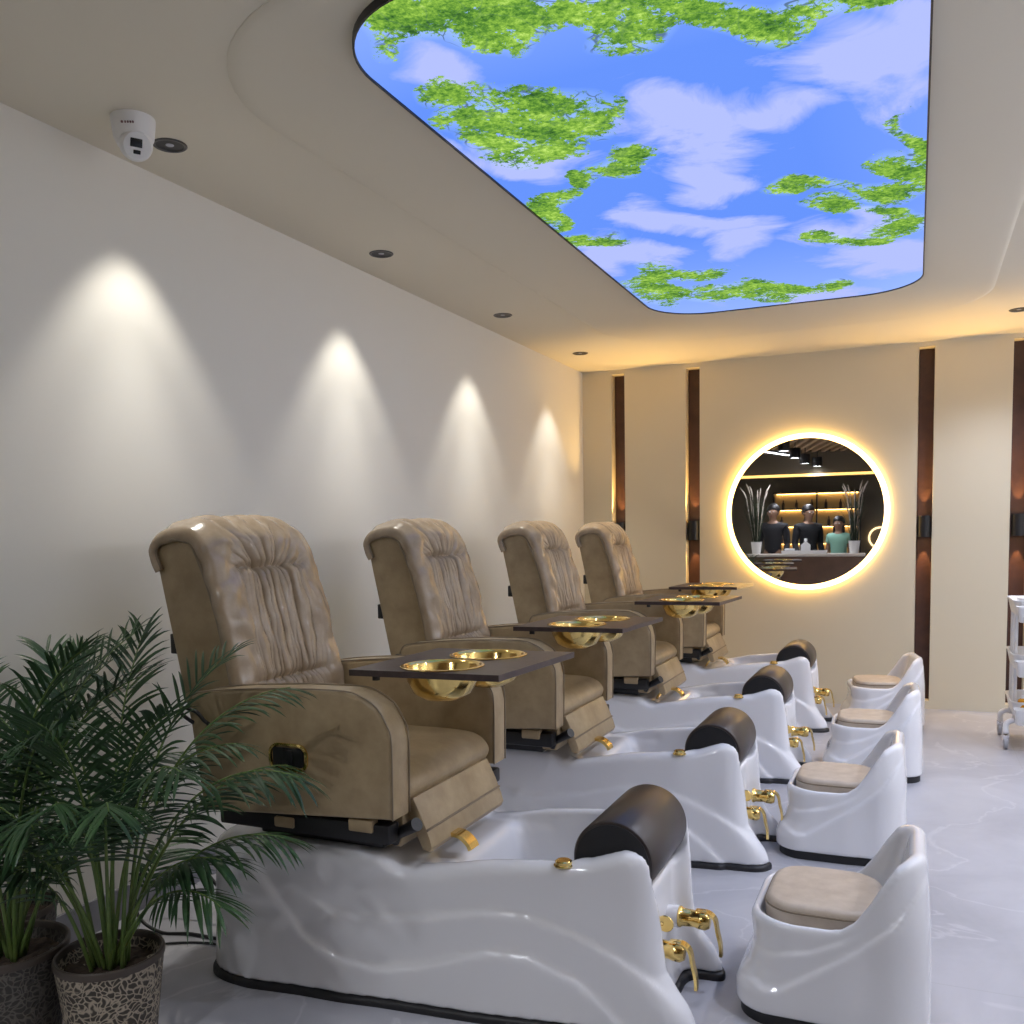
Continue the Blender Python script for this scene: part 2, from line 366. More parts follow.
def make_spa():
    root = empty('pedicure_spa_chair', (-OX, 2.50, 0))
    # ---- basin
    sdf_mesh('basin', shifted(f_basin, OX), (-2.06+OX, -.46, .0), (-.48+OX, .48, .54), .0085, M_GLOSS, root)
    sdf_mesh('base_trim', shifted(f_trim, OX), (-2.07+OX, -.47, 0), (-.47+OX, .49, .03), .0085, M_TRIM, root)
    # ---- rounded leg roll
    P = [(0, -.200), (.100, -.200), (.110, -.197), (.114, -.190), (.114, .190), (.110, .197), (.100, .200), (0, .200)]
    roll = lathe('leg_rest_roll', P, M_ROLL, root, (-.738+OX, Y0, .460), 64, 'Y')
    bm = bmesh.new(); add_lathe(bm, [(0, -.2035), (.103, -.2035), (.103, -.199), (0, -.199)], (-.738+OX, Y0, .460), 64, 'Y')
    obj('end_panel', bm, M_TRIM, roll, auto=30)
    # ---- gold drain knob on the rim
    lathe('drain_knob', [(0, .016), (.019, .016), (.023, .013), (.023, .005), (.027, .003), (.027, 0)], M_GOLD, root, (-.856+OX, -.240, .456), 28)
    # ---- two lever taps between the front feet
    for sy, dx, z in ((.085, .035, .222), (-.085, .0, .196)):
        bm = bmesh.new()
        add_lathe(bm, [(0, -.012), (.030, -.012), (.032, .002+dx), (0, .002+dx)], (-.655+OX, sy, z), 28, 'X')
        boss = obj('tap_boss', bm, M_GLOSS, root, auto=35)
        bm = bmesh.new()
        add_lathe(bm, [(0, -.002), (.029, -.002), (.031, .004), (.026, .012), (.024, .046), (.028, .058), (.029, .078), (.022, .090), (0, .093)],
                  (-.652+dx+OX, sy, z), 28, 'X')
        tap = obj('tap', bm, M_GOLD, root, auto=35)
        bm = bmesh.new()
        path = bez([(-.600+dx+OX, sy, z+.026), (-.570+dx+OX, sy, z+.026), (-.548+dx+OX, sy, z+.008), (-.540+dx+OX, sy, z-.03), (-.532+dx+OX, sy, z-.065), (-.530+dx+OX, sy, z-.10)], 5)
        rings = []
        for i, p in enumerate(path):
            w = .015-.005*i/len(path); t = .0042
            rings.append([bm.verts.new(p+Vector(o)) for o in ((-t, -w, 0), (t, -w, 0), (t, w, 0), (-t, w, 0))])
        for a, b in zip(rings[:-1], rings[1:]):
            for i in range(4): bm.faces.new((a[i], a[(i+1) % 4], b[(i+1) % 4], b[i]))
        bm.faces.new(rings[0][::-1]); bm.faces.new(rings[-1])
        obj('lever', bm, M_GOLD, tap, auto=40)
    bm = bmesh.new()
    add_cyl(bm, (-.655+OX, -.070, .262), (-.625+OX, -.070, .262), .007, n=12)
    add_lathe(bm, [(0, -.004), (.022, -.003), (.024, 0), (.022, .003), (0, .004)], (-.62+OX, -.070, .262), 20, 'Y')
    obj('turn_key', bm, M_GOLD, root, auto=35)
    # ---- waterfall spout
    bm = bmesh.new()
    path = bez([(-1.335+OX, -.115, .405), (-1.31+OX, -.115, .440), (-1.27+OX, -.117, .462), (-1.225+OX, -.12, .462), (-1.195+OX, -.122, .442), (-1.185+OX, -.123, .425)], 5)
    rings = []
    for i, p in enumerate(path):
        d = (path[min(i+1, len(path)-1)]-path[max(i-1, 0)]).normalized(); nrm = Vector((-d.z, 0, d.x)); w = .026; t = .006
        rings.append([bm.verts.new(p+Vector((0, a, 0))+nrm*b) for a, b in ((-w, -t), (w, -t), (w, t), (-w, t))])
    for a, b in zip(rings[:-1], rings[1:]):
        for i in range(4): bm.faces.new((a[i], a[(i+1) % 4], b[(i+1) % 4], b[i]))
    bm.faces.new(rings[0][::-1]); bm.faces.new(rings[-1])
    obj('spout', bm, M_GOLD, root, auto=50)
    # ---- black slide carriage under the seat
    box('slide_base', -1.84+OX, -1.40+OX, -.28, .28, .446, .484, M_BLACK, root, .008)
    box('slide_rail', -1.93+OX, -1.33+OX, -.36, -.30, .488, .545, M_BLACK, root, .008)
    box('slide_rail', -1.95+OX, -1.31+OX, .29, .35, .495, .545, M_BLACK, root, .008)
    box('carriage', -1.80+OX, -1.40+OX, -.22, .23, .466, .56, M_BLACK, root, .01)
    box('support_block', -1.72+OX, -1.65+OX, -.368, -.33, .503, .535, M_LEATHER, root, .006)
    box('support_block', -1.46+OX, -1.38+OX, -.368, -.33, .520, .558, M_LEATHER, root, .006)
    # ---- armrests
    ap = [(-1.955, .530), (-1.303, .570), (-1.300, .78), (-1.312, .832), (-1.345, .883), (-1.395, .912), (-1.450, .924), (-1.62, .922), (-1.82, .910), (-1.96, .895), (-2.0, .88), (-2.015, .85), (-1.975, .56)]
    def arm(y0, y1):
        pl = prof(ap)
        a = prism('armrest', pl, y0, y1, M_LEATHER, root, .014, 3)
        for yy in (y0+.004, y1-.004):
            bm = bmesh.new(); pts = [(x, yy, z) for x, z in pl[1:12]]
            add_tube(bm, [Vector((p.x, p.y, p.z))+Vector((0, 0, .0)) for p in bez(pts, 3)], .0026, 6)
            obj('piping', bm, M_PIPE, a)
        return a
    near = arm(-.385, -.285); far = arm(.28, .38)
    # gold handle plate set into the near armrest
    bm = bmesh.new()
    def stad(hx, hz, r, n=8):
        pts = []
        for cx, cz, a0 in ((hx-r, hz-r, 0), (-hx+r, hz-r, 90), (-hx+r, -hz+r, 180), (hx-r, -hz+r, 270)):
            for i in range(n+1):
                a = math.radians(a0+90*i/n); pts.append((cx+r*math.cos(a), cz+r*math.sin(a)))
        return pts
    rings = []
    for hx, hz, r, yy in ((.068, .041, .034, -.383), (.068, .041, .034, -.390), (.060, .034, .028, -.392), (.056, .030, .025, -.379)):
        rings.append([bm.verts.new((-1.643+OX+a, yy, .722+b)) for a, b in stad(hx, hz, r)])
    for a, b in zip(rings[:-1], rings[1:]):
        n = len(a)
        for i in range(n): bm.faces.new((a[i], a[(i+1) % n], b[(i+1) % n], b[i]))
    bm.faces.new(rings[-1])
    plate = obj('handle_plate', bm, M_GOLD, near, auto=35)
    bm = bmesh.new()
    add_box(bm, -1.697+OX, -1.589+OX, -.3905, -.384, .694, .750, .003)
    add_box(bm, -1.660+OX, -1.625+OX, -.397, -.388, .700, .745, .004)
    obj('release_handle', bm, M_BLACK, near, auto=35)
    # cable hook behind the armrest
    bm = bmesh.new(); add_tube(bm, bez([(-1.99+OX, -.388, .80), (-2.03+OX, -.392, .825), (-2.02+OX, -.395, .845), (-1.97+OX, -.395, .835), (-1.95+OX, -.388, .81), (-1.93+OX, -.389, .80)], 5), .006, 8)
    obj('cable_loop', bm, M_BLACK, root)
    # ---- seat
    sp = bez([(-1.90, .56), (-1.90, .685), (-1.6, .690), (-1.41, .688), (-1.345, .672), (-1.312, .636), (-1.320, .600), (-1.355, .578), (-1.6, .56)], 5, True)
    prism('seat_cushion', [(p.x+OX, p.y) for p in sp], -.28, .275, M_LEATHER, root, .02, 3)
    prism('seat_front', prof([(-1.45, .55), (-1.44, .458), (-1.345, .458), (-1.33, .50), (-1.335, .582), (-1.45, .582)]), -.278, .273, M_LEATHER, root, .008, 2)
    # ---- calf flap hanging in front of the seat
    fp = prof([(-1.332, .598), (-1.306, .602), (-1.276, .54), (-1.256, .49), (-1.248, .462), (-1.256, .447), (-1.280, .452), (-1.302, .50), (-1.330, .56)])
    flap = prism('calf_flap', fp, -.262, .240, M_LEATHER, root, .006, 2)
    bm = bmesh.new(); add_tube(bm, [(-1.2645+OX, -.260, .510), (-1.2645+OX, 0, .5105), (-1.2645+OX, .238, .510)], .004, 6); obj('seam', bm, M_PIPE, flap)
    bm = bmesh.new(); add_cyl(bm, (-1.345+OX, -.285, .50), (-1.262+OX, -.320, .548), .015, .019, 16); add_cyl(bm, (-1.36+OX, -.28, .47), (-1.345+OX, -.285, .505), .012, .014, 12)
    obj('adjusting_lever', bm, M_BLACK, root, auto=40)
    # ---- backrest body
    bp = [(-2.240, 1.345), (-2.215, 1.384), (-2.11, 1.392), (-2.058, 1.362), (-2.015, 1.22), (-1.977, 1.09), (-1.938, .956), (-1.912, .84), (-1.88, .70), (-1.88, .56), (-2.07, .56), (-2.14, .84), (-2.18, 1.03), (-2.21, 1.18)]
    bm = bmesh.new(); add_prism(bm, prof(bp), -.262, .258, .010, 3)
    for v in bm.verts:
        t = max(0, (abs(v.co.y)-.13)/.13); v.co.z -= .035*t*t*max(0, min(1, (v.co.z-1.1)/.25))
    back = obj('backrest', bm, M_LEATHER, root, auto=40)
    bm = bmesh.new(); add_box(bm, -2.203+OX, -2.165+OX, -.25, -.215, .985, 1.05, .004); obj('rear_bracket', bm, M_BLACK, back, auto=35)
    # ---- gathered loose cover over the back
    path = [(-2.232, 1.275), (-2.250, 1.32), (-2.256, 1.365), (-2.230, 1.402), (-2.18, 1.420), (-2.11, 1.425), (-2.055, 1.400), (-2.022, 1.34), (-1.985, 1.23), (-1.952, 1.10), (-1.918, .95), (-1.90, .85), (-1.888, .77), (-1.885, .71)]
    pc = bez([(x+OX, 0, z) for x, z in path], 16)
    # even arc length
    cum = [0]
    for a, b in zip(pc[:-1], pc[1:]): cum.append(cum[-1]+(b-a).length)
    NS, NV = 230, 190
    Sx = np.interp(np.linspace(0, cum[-1], NS), cum, [p.x for p in pc]); Sz = np.interp(np.linspace(0, cum[-1], NS), cum, [p.z for p in pc])
    tx = np.gradient(Sx); tz = np.gradient(Sz); ln = np.hypot(tx, tz); nx_, nz_ = -tz/ln, tx/ln
    nx_, nz_ = -nx_, -nz_
    # make sure the normal points outwards (up on top)
    if nz_[int(NS*.3)] < 0: nx_, nz_ = -nx_, -nz_
    s = np.linspace(0, cum[-1], NS); front0 = s[np.argmin(np.abs(Sx-(-2.04+OX))+np.where(s < cum[-1]*.2, 9, 0))]
    zg1, zg2 = 1.262, .895
    V = []
    ph = [rnd.uniform(0, 6) for _ in range(12)]
    for i in range(NS):
        isf = sstep(np.float64((s[i]-front0+.06)/.10))
        for j in range(NV):
            v = -1+2*j/(NV-1); y = .274*np.sign(v)*min(1, abs(v)*1.015)
            av = abs(v)
            edge = 1-(1-min(1, max(0, (av-.92)/.08))**2.4)**.5
            z = Sz[i]; zz = z
            off = -.030*edge
            nz = mnoise.noise(Vector((y*8, s[i]*5, 3.3)))
            nb = mnoise.noise(Vector((y*19+2, s[i]*13, 8.1)))
            nc = mnoise.noise(Vector((y*9+s[i]*6, s[i]*14-y*5, 2.7)))
            off += isf*(.012*nz+.006*nb)
            c = math.exp(-(y/.165)**4)
            if isf > 0:
                if zz > zg1: spread = 1+1.6*(zz-zg1)/.14
                elif zz < zg2: spread = 1+.5*(zg2-zz)/.16
                else: spread = 1+.16*math.sin(PI*(zz-zg2)/(zg1-zg2))
                yy = y/spread+.014*mnoise.noise(Vector((y*3, s[i]*3.5, 1)))+.008*mnoise.noise(Vector((y*11, s[i]*6, 5)))
                w1 = math.sin(yy*2*PI*21+ph[0]); w1 = 1-2*(1-abs(w1))**1.5      # soft folds with sharp valleys
                w2 = math.sin(yy*2*PI*9+ph[1]+1.1+.8*nz)
                w3 = 1-abs(math.sin(yy*PI*22+ph[2]+.5*math.sin(s[i]*5)))**.6
                dist = min(abs(zz-zg1), abs(zz-zg2))
                amp = .0050*math.exp(-dist/.09)+.0012
                off += isf*c*(w1*amp*.8+w2*.005-w3*.015)
                g1 = math.exp(-((zz-zg1)/.014)**2); g2 = math.exp(-((zz-zg2)/.014)**2)
                off -= isf*c*(.020*g1+.018*g2)
                # fuller, crumpled side panels
                sd = math.exp(-((abs(y)-.215)/.05)**2)
                off += isf*sd*(.015*math.sin(min(1, max(0, (1.36-zz)/.6))*PI)+.018*nc)
                off += isf*.012*c*math.sin(min(1, max(0, (zg1-zz)/(zg1-zg2)))*PI)
                off += isf*.018*math.exp(-(y/.22)**4)*math.exp(-((zz-1.345)/.05)**2)
            if isf < 1:
                off += (1-isf)*(.005*math.sin(y*2*PI*13+2*nz)*math.exp(-(y/.22)**4)+.006*nz)
            drop = .040*max(0, (abs(y)-.13)/.14)**2*max(0, min(1, (z-1.1)/.25))
            V.append((Sx[i]+nx_[i]*off, y+.006*nb, z+nz_[i]*off-drop))
    F = [(i*NV+j, i*NV+j+1, (i+1)*NV+j+1, (i+1)*NV+j) for i in range(NS-1) for j in range(NV-1)]
    cov = pydata('back_cover', V, F, M_COVER, root)
    md = cov.modifiers.new('thick', 'SOLIDIFY'); md.thickness = .010; md.offset = 0
    # side piping along the cover edge
    for yy in (-.272, .272):
        bm = bmesh.new()
        pts = []
        for i in range(0, NS, 6):
            dr = .040*max(0, (abs(yy)-.13)/.14)**2*max(0, min(1, (Sz[i]-1.1)/.25))
            pts.append((Sx[i]-nx_[i]*.032, yy, Sz[i]-nz_[i]*.032-dr))
        add_tube(bm, pts, .006, 6); obj('cover_hem', bm, M_PIPE, cov)
    # ---- swivel tray with two gold bowls
    zt = .952
    q = [(-1.492+OX, -.290), (-1.029+OX, -.262), (-1.000+OX, .262), (-1.482+OX, .235)]
    bm = bmesh.new()
    A = [bm.verts.new((x, y, zt)) for x, y in q]; B = [bm.verts.new((x, y, zt+.018)) for x, y in q]
    bowls = [(-1.262+OX, -.148), (-1.235+OX, .112)]; rb = .116
    n = 48
    # top and bottom faces with holes: bridge by triangle fill
    for ring, zz in ((A, zt), (B, zt+.018)):
        es = [bm.edges.new((ring[i], ring[(i+1) % 4])) for i in range(4)]
        for cx, cy in bowls:
            vs = [bm.verts.new((cx+(rb-.004)*math.cos(2*PI*k/n), cy+(rb-.004)*math.sin(2*PI*k/n), zz)) for k in range(n)]
            es += [bm.edges.new((vs[k], vs[(k+1) % n])) for k in range(n)]
        bmesh.ops.triangle_fill(bm, use_beauty=True, use_dissolve=False, edges=es)
    for i in range(4): bm.faces.new((A[i], A[(i+1) % 4], B[(i+1) % 4], B[i]))
    tray = obj('tray', bm, M_TRAY, root, smooth=False)
    for cx, cy in bowls:
        pr = [(rb+.008, .019), (rb+.008, .0215), (rb+.002, .0235), (rb-.004, .022), (rb-.010, .012), (rb-.016, -.02), (rb-.034, -.055), (rb-.062, -.074), (0, -.080),
              (0, -.083), (rb-.060, -.077), (rb-.030, -.058), (rb-.012, -.022), (rb-.006, .010), (rb-.004, .019)]
        bm = bmesh.new(); add_lathe(bm, pr, (cx, cy, zt), 56); obj('bowl', bm, M_GOLD, tray, auto=60)
    bm = bmesh.new()
    add_tube(bm, [(-1.42+OX, .33, .905), (-1.42+OX, .33, .943)], .016, 16)
    add_box(bm, -1.45+OX, -1.39+OX, .17, .345, .934, .951, .003)
    obj('tray_bracket', bm, M_BLACK, tray, auto=35)
    bm = bmesh.new(); add_cyl(bm, (-1.42+OX, -.26, .951), (-1.42+OX, -.26, .938), .011, n=16); obj('bolt', bm, M_BLACK, tray, auto=35)
    return root

# ================================================================== STOOL
def f_stool_outer(X, Y, Z):
    xf = ip(Z, [0, .04, .085, .115, .15, .20, .29], [-.440, -.450, -.450, -.438, -.415, -.404, -.414])
    xb = ip(Z, [0, .3, .52], [.060, .056, .040])
    hy = ip(Z, [0, .05, .2, .3, .5], [.244, .244, .236, .234, .220])
    r1 = ip(X, [-.42, -.36, -.32, -.28, -.2, -.12, -.03, .03, .08], [.13, .105, .108, .135, .19, .245, .327, .41, .5])
    r2 = ip(X, [-.45, -.35, -.24, -.16, -.10], [.19, .195, .22, .26, .30])
    b = .011*sstep((r1-Z)/.020+.5)+.008*sstep((r2-Z)/.018+.5)*sstep((-.08-X)/.1)
    hy = hy-.010+b
    cx = (xf+xb)/2; hx = (xb-xf)/2
    return rbox2(X-cx, Y, hx, hy, .115)
def f_stool(X, Y, Z):
    d = f_stool_outer(X, Y, Z)
    zt = ip(X, [-.46, -.2, -.165, -.13, -.095, -.06, -.03, .0, .03, .08], [.288, .290, .295, .320, .366, .422, .466, .483, .491, .493])
    # scooped hollow: its rear wall leans back towards the rim
    xr = ip(Z, [.24, .32, .42, .5, .54], [-.075, -.040, -.012, .006, .010]); xl = -.385
    inner = rbox2(X-(xr+xl)/2, Y, (xr-xl)/2, .200-.012*sstep((Z-.3)/.2), .105)
    inner = smax(inner, .243-Z, .03)
    shell = smax(d, Z-zt, .03)
    shell = smax(shell, -inner, .022)
    return np.maximum(shell, .034-Z)
def f_stool_base(X, Y, Z):
    return np.maximum(f_stool_outer(X, Y, np.full_like(Z, .03))+.012, Z-.036)
def f_cush(X, Y, Z):
    t = np.clip((X+.22)/.16, -1, 1)
    hy = .176-.03*np.maximum(t, 0)**2
    d = rbox2(X+.222, Y, .155, .172, .095)
    d = smax(d, Z-.322+.10*(((X+.222)/.9)**2+(Y/1.0)**2), .022)
    return smax(d, .236-Z, .01)
def make_stool():
    root = empty('pedicure_stool', (0, 2.715, 0))
    sdf_mesh('body', f_stool, (-.48, -.27, .0), (.08, .27, .54), .0055, M_GLOSS, root)
    sdf_mesh('base', f_stool_base, (-.48, -.27, 0), (.08, .27, .04), .0065, M_TRIM, root)
    c = sdf_mesh('cushion', f_cush, (-.40, -.20, .23), (-.04, .20, .34), .0055, M_CUSH, root)
    bm = bmesh.new(); pts = [(-.222+a, b, .2985) for a, b in rrect(-.1555, .1555, -.1725, .1725, .095)]
    add_tube(bm, pts+[pts[0]], .0026, 6, caps=False); obj('seam', bm, M_PIPE, c)
    # small red maker's sticker on the black base near the back corner
    bm = bmesh.new(); add_box(bm, -.052, -.026, -.2360, -.2335, .006, .030); st = obj('sticker', bm, M_RED, root, smooth=False)
    bm = bmesh.new()
    for a, b, c_, d in ((-.048, -.0455, .010, .026), (-.0325, -.030, .010, .026), (-.0455, -.0325, .017, .019)): add_box(bm, a, b, -.2366, -.2355, c_, d)
    obj('sticker_mark', bm, mat('sticker_print', (.8, .5, .45), .5), st, smooth=False)
    return root
# ================================================================== ROOM
XL, XR, YB, YF, H = -2.59, 2.6, 7.434, -3.7, 2.70
struct(box('floor', XL-.2, XR+.2, YF-.2, YB+.3, -.1, 0, M_FLOOR))
struct(box('wall_left', XL-.15, XL, YF-.2, YB+.3, 0, 2.9, M_WALL))
struct(box('wall_right', XR, XR+.15, YF-.2, YB+.3, 0, 2.9, M_WALL))
struct(box('wall_front', XL-.15, XR+.15, YF-.15, YF, 0, 2.9, mat('olive_brown_paint', (.16, .13, .085), .6)))
struct(box('ceiling', XL-.15, XR+.15, .5, YB+.3, H, H+.12, M_CEIL))
struct(box('baseboard_left', XL, XL+.012, .3, YB, 0, .114, M_SKIRT))
# back wall: cream slab with tall recessed slots
SL = [(-2.337, -2.222), (-1.712, -1.598), (.008, .115), (.618, .730), (1.95, 2.06)]
bm = bmesh.new(); x = XL
for a, b in SL+[(XR, XR)]:
    add_box(bm, x, a, YB, YB+.28, 0, H); x = b
for a, b in SL:
    add_box(bm, a, b, YB, YB+.28, 0, .06); add_box(bm, a, b, YB, YB+.28, 2.665, H)
    add_box(bm, a, b, YB+.13, YB+.28, .06, 2.665)
struct(obj('wall_back', bm, M_BACK, smooth=False))
for i, (a, b) in enumerate(SL):
    struct(box('trim_%d' % (i+1), a+.004, b-.001, YB+.10, YB+.129, .06, 2.662, M_WOOD))

# dropped ceiling slab around the luminous panel
def loft(name, rings, m, cap0=True, cap1=True, parent=None, auto=50):
    bm = bmesh.new(); R = [[bm.verts.new(p) for p in r] for r in rings]
    for a, b in zip(R[:-1], R[1:]):
        n = len(a)
        for i in range(n): bm.faces.new((a[i], a[(i+1) % n], b[(i+1) % n], b[i]))
    if cap0: bm.faces.new(R[0][::-1])
    if cap1: bm.faces.new(R[-1])
    return obj(name, bm, m, parent, auto=auto)
SX0, SX1, SY0, SY1 = -1.96, .39, 1.95, 6.55
rg = []
for k, (d, z) in enumerate([(0, H+.001), (0, H-.002), (.008, H-.006), (.022, H-.009), (.05, H-.011)]):
    rg.append([(a, b, z) for a, b in rrect(SX0+d, SX1-d, SY0+d, SY1-d, .62-d)])
struct(loft('trim_6', rg, M_CEIL))

# ------------------------------------------------------------------ luminous sky panel
PX0, PX1, PY0, PY1, PZ, PR = -1.455, .016, 2.045, 5.67, 2.671, .33
def sky_mat():
    m = bpy.data.materials.new('printed_sky'); m.use_nodes = True
    nt = m.node_tree; N = nt.nodes; L = nt.links
    for n in list(N): N.remove(n)
    out = N.new('ShaderNodeOutputMaterial'); em = N.new('ShaderNodeEmission'); em.inputs['Strength'].default_value = SKY
    L.new(em.outputs[0], out.inputs[0])
    tc = N.new('ShaderNodeTexCoord')
    def attr(n): a = N.new('ShaderNodeAttribute'); a.attribute_name = n; return a.outputs['Fac']
    def noise(sc, det=6, ro=.6, dist=0, stretch=None):
        n = N.new('ShaderNodeTexNoise'); n.inputs['Scale'].default_value = sc; n.inputs['Detail'].default_value = det
        n.inputs['Roughness'].default_value = ro; n.inputs['Distortion'].default_value = dist
        L.new(tc.outputs['Object'], n.inputs['Vector']); return n.outputs['Fac']
    def math_(op, a, b, c=None):
        n = N.new('ShaderNodeMath'); n.operation = op
        for i, v in enumerate((a, b)):
            if isinstance(v, (int, float)): n.inputs[i].default_value = v
            else: L.new(v, n.inputs[i])
        return n.outputs[0]
    def ramp(f, stops):
        r = N.new('ShaderNodeValToRGB')
        while len(r.color_ramp.elements) < len(stops): r.color_ramp.elements.new(.5)
        for e, (p, c) in zip(r.color_ramp.elements, stops): e.position = p; e.color = (*c, 1)
        L.new(f, r.inputs['Fac']); return r.outputs['Color']
    def mixc(f, a, b):
        n = N.new('ShaderNodeMixRGB'); L.new(f, n.inputs['Fac'])
        for k, v in (('Color1', a), ('Color2', b)):
            if isinstance(v, tuple): n.inputs[k].default_value = (*v, 1)
            else: L.new(v, n.inputs[k])
        return n.outputs['Color']
    # sky: deep blue to lighter
    base = ramp(attr('pale'), [(0, (.110, .24, .78)), (1, (.29, .42, .86))])
    # clouds
    c = math_('ADD', attr('cloud'), math_('MULTIPLY', math_('SUBTRACT', noise(2.4, 9, .66, .8), .5), 2.6))
    cf = ramp(c, [(.25, (0, 0, 0)), (.85, (1, 1, 1))])
    col = mixc(cf, base, (.37, .43, .82))
    # pale gaps among foliage
    near = ramp(attr('tree'), [(.2, (0, 0, 0)), (.9, (1, 1, 1))])
    gap = math_('MULTIPLY', near, .38)
    col = mixc(gap, col, (.50, .74, .92))
    # foliage
    t1 = math_('MULTIPLY', math_('SUBTRACT', noise(5.5, 7, .72, .4), .5), 3.2)
    t2 = math_('MULTIPLY', math_('SUBTRACT', noise(30, 5, .85), .5), 2.8)
    lim = ramp(attr('tree'), [(.02, (0, 0, 0)), (.30, (1, 1, 1))])
    t = math_('ADD', attr('tree'), math_('MULTIPLY', math_('ADD', t1, t2), lim))
    tf = ramp(t, [(.45, (0, 0, 0)), (.53, (1, 1, 1))])
    g = math_('ADD', math_('MULTIPLY', noise(44, 3, .8), .75), math_('MULTIPLY', noise(7, 3, .5), .5))
    gc = ramp(g, [(.42, (.02, .075, .018)), (.56, (.085, .22, .03)), (.70, (.24, .44, .055)), (.86, (.52, .74, .17))])
    col2 = mixc(tf, col, gc)
    # twigs
    vo = N.new('ShaderNodeTexVoronoi'); vo.feature = 'DISTANCE_TO_EDGE'; vo.inputs['Scale'].default_value = 7
    n_ = N.new('ShaderNodeTexNoise'); n_.inputs['Scale'].default_value = 5; L.new(tc.outputs['Object'], n_.inputs['Vector'])
    ad = N.new('ShaderNodeMixRGB'); ad.blend_type = 'ADD'; ad.inputs['Fac'].default_value = .25
    L.new(tc.outputs['Object'], ad.inputs['Color1']); L.new(n_.outputs['Color'], ad.inputs['Color2']); L.new(ad.outputs['Color'], vo.inputs['Vector'])
    tw = ramp(vo.outputs['Distance'], [(.012, (1, 1, 1)), (.028, (0, 0, 0))])
    tm = math_('MULTIPLY', tw, ramp(math_('ADD', attr('tree'), math_('MULTIPLY', math_('SUBTRACT', noise(4, 2), .5), .6)), [(.30, (0, 0, 0)), (.45, (1, 1, 1))]))
    notleaf = math_('SUBTRACT', 1, math_('MULTIPLY', tf, .8))
    col3 = mixc(math_('MULTIPLY', math_('MULTIPLY', tm, notleaf), .8), col2, (.06, .10, .13))
    L.new(col3, em.inputs['Color'])
    return m
def blob_field(X, Y, B):
    X, Y = X+.05*np.sin(6*Y+2*X)+.035*np.sin(15*Y-7*X+1), Y+.06*np.sin(9*X+3*Y)+.04*np.sin(21*X-8*Y+2)
    F = np.zeros_like(X)
    for cx, cy, a, b, c, d in B:
        u = (X-cx)*a+(Y-cy)*b; v = (X-cx)*c+(Y-cy)*d
        F = np.maximum(F, np.clip(1.36-np.hypot(u, v), 0, 1)**.8)
    return F
def sky_panel():
    root = empty('sky_light_panel', ((PX0+PX1)/2, (PY0+PY1)/2, PZ))
    cx, cy = (PX0+PX1)/2, (PY0+PY1)/2
    outl = rrect(PX0-cx, PX1-cx, PY0-cy, PY1-cy, PR)
    # fine grid clipped to the rounded outline by squeezing
    nx, ny = 150, 360
    hx, hy = (PX1-PX0)/2, (PY1-PY0)/2
    V = []; idx = {}; F = []
    for j in range(ny+1):
        y = -hy+2*hy*j/ny; e = hy-abs(y)
        w = hx if e >= PR else hx-PR+math.sqrt(max(0, PR**2-(PR-e)**2))
        for i in range(nx+1):
            V.append((-w+2*w*i/nx, y, 0))
    for j in range(ny):
        for i in range(nx):
            a = j*(nx+1)+i; F.append((a, a+nx+1, a+nx+2, a+1))
    A = np.array(V); X = A[:, 0]+cx; Y = A[:, 1]+cy
    o = pydata('light_film', V, F, None, root, smooth=False)
    me = o.data
    for nme, arr in (('tree', blob_field(X, Y, TREES)), ('cloud', blob_field(X, Y, CLOUDS)),
                     ('pale', np.clip((Y-4.2)/1.6, 0, 1)*.8+np.clip((2.6-Y)/.5, 0, 1)*.5+np.clip((X+.35)/.5, 0, 1)*.35)):
        at = me.attributes.new(nme, 'FLOAT', 'POINT'); at.data.foreach_set('value', arr.astype(np.float32))
    me.materials.append(sky_mat())
    rg = [[(a, b, z) for a, b in rrect(PX0-cx-d, PX1-cx+d, PY0-cy-d, PY1-cy+d, PR+d)] for d, z in ((0, -.002), (0, -.006), (.006, -.006), (.006, .017), (0, .017), (0, .002))]
    loft('frame', rg, M_BLACK, False, False, root)
    tag(root, 'long rounded luminous ceiling panel printed with blue sky and green trees', 'ceiling light')
    return root
sky_panel()

# ------------------------------------------------------------------ recessed downlights
def downlight():
    root = empty('downlight', (0, 0, H))
    bm = bmesh.new(); add_lathe(bm, [(.056, 0.004), (.058, -.002), (.054, -.005), (.047, -.004), (.045, .004)], n=40)
    obj('ring', bm, mat('downlight_ring', (.10, .10, .105), .35, .6), root, auto=40)
    bm = bmesh.new(); add_lathe(bm, [(.047, -.0015), (.036, -.0008), (.026, -.0006), (0, -.0006)], n=32)
    obj('reflector', bm, M_BLACK, root, auto=60)
    bm = bmesh.new(); add_lathe(bm, [(0, -.0035), (.012, -.003), (.014, -.0012), (.014, 0)], n=20)
    obj('lens', bm, mat('downlight_lens', (.5, .5, .55), .2), root, auto=60)
    return root
def spot(name, loc, power, angle, blend, color, target=(0, 0, -1), radius=.02):
    l = bpy.data.lights.new(name, 'SPOT'); l.energy = power; l.spot_size = math.radians(angle); l.spot_blend = blend
    l.color = color; l.shadow_soft_size = radius
    o = bpy.data.objects.new(name, l); o.location = loc; COL.objects.link(o)
    o.rotation_euler = Vector(target).to_track_quat('-Z', 'Y').to_euler(); return o
dl = downlight()
DLS = [(-2.355, 2.51), (-2.355, 3.87), (-2.345, 5.26), (-2.32, 6.62)]
dlab = ['recessed black downlight beside the white security camera', 'recessed black downlight in the ceiling above the second massage chair',
        'recessed black downlight in the ceiling, third along the left wall', 'small recessed black downlight in the ceiling nearest the back left corner']
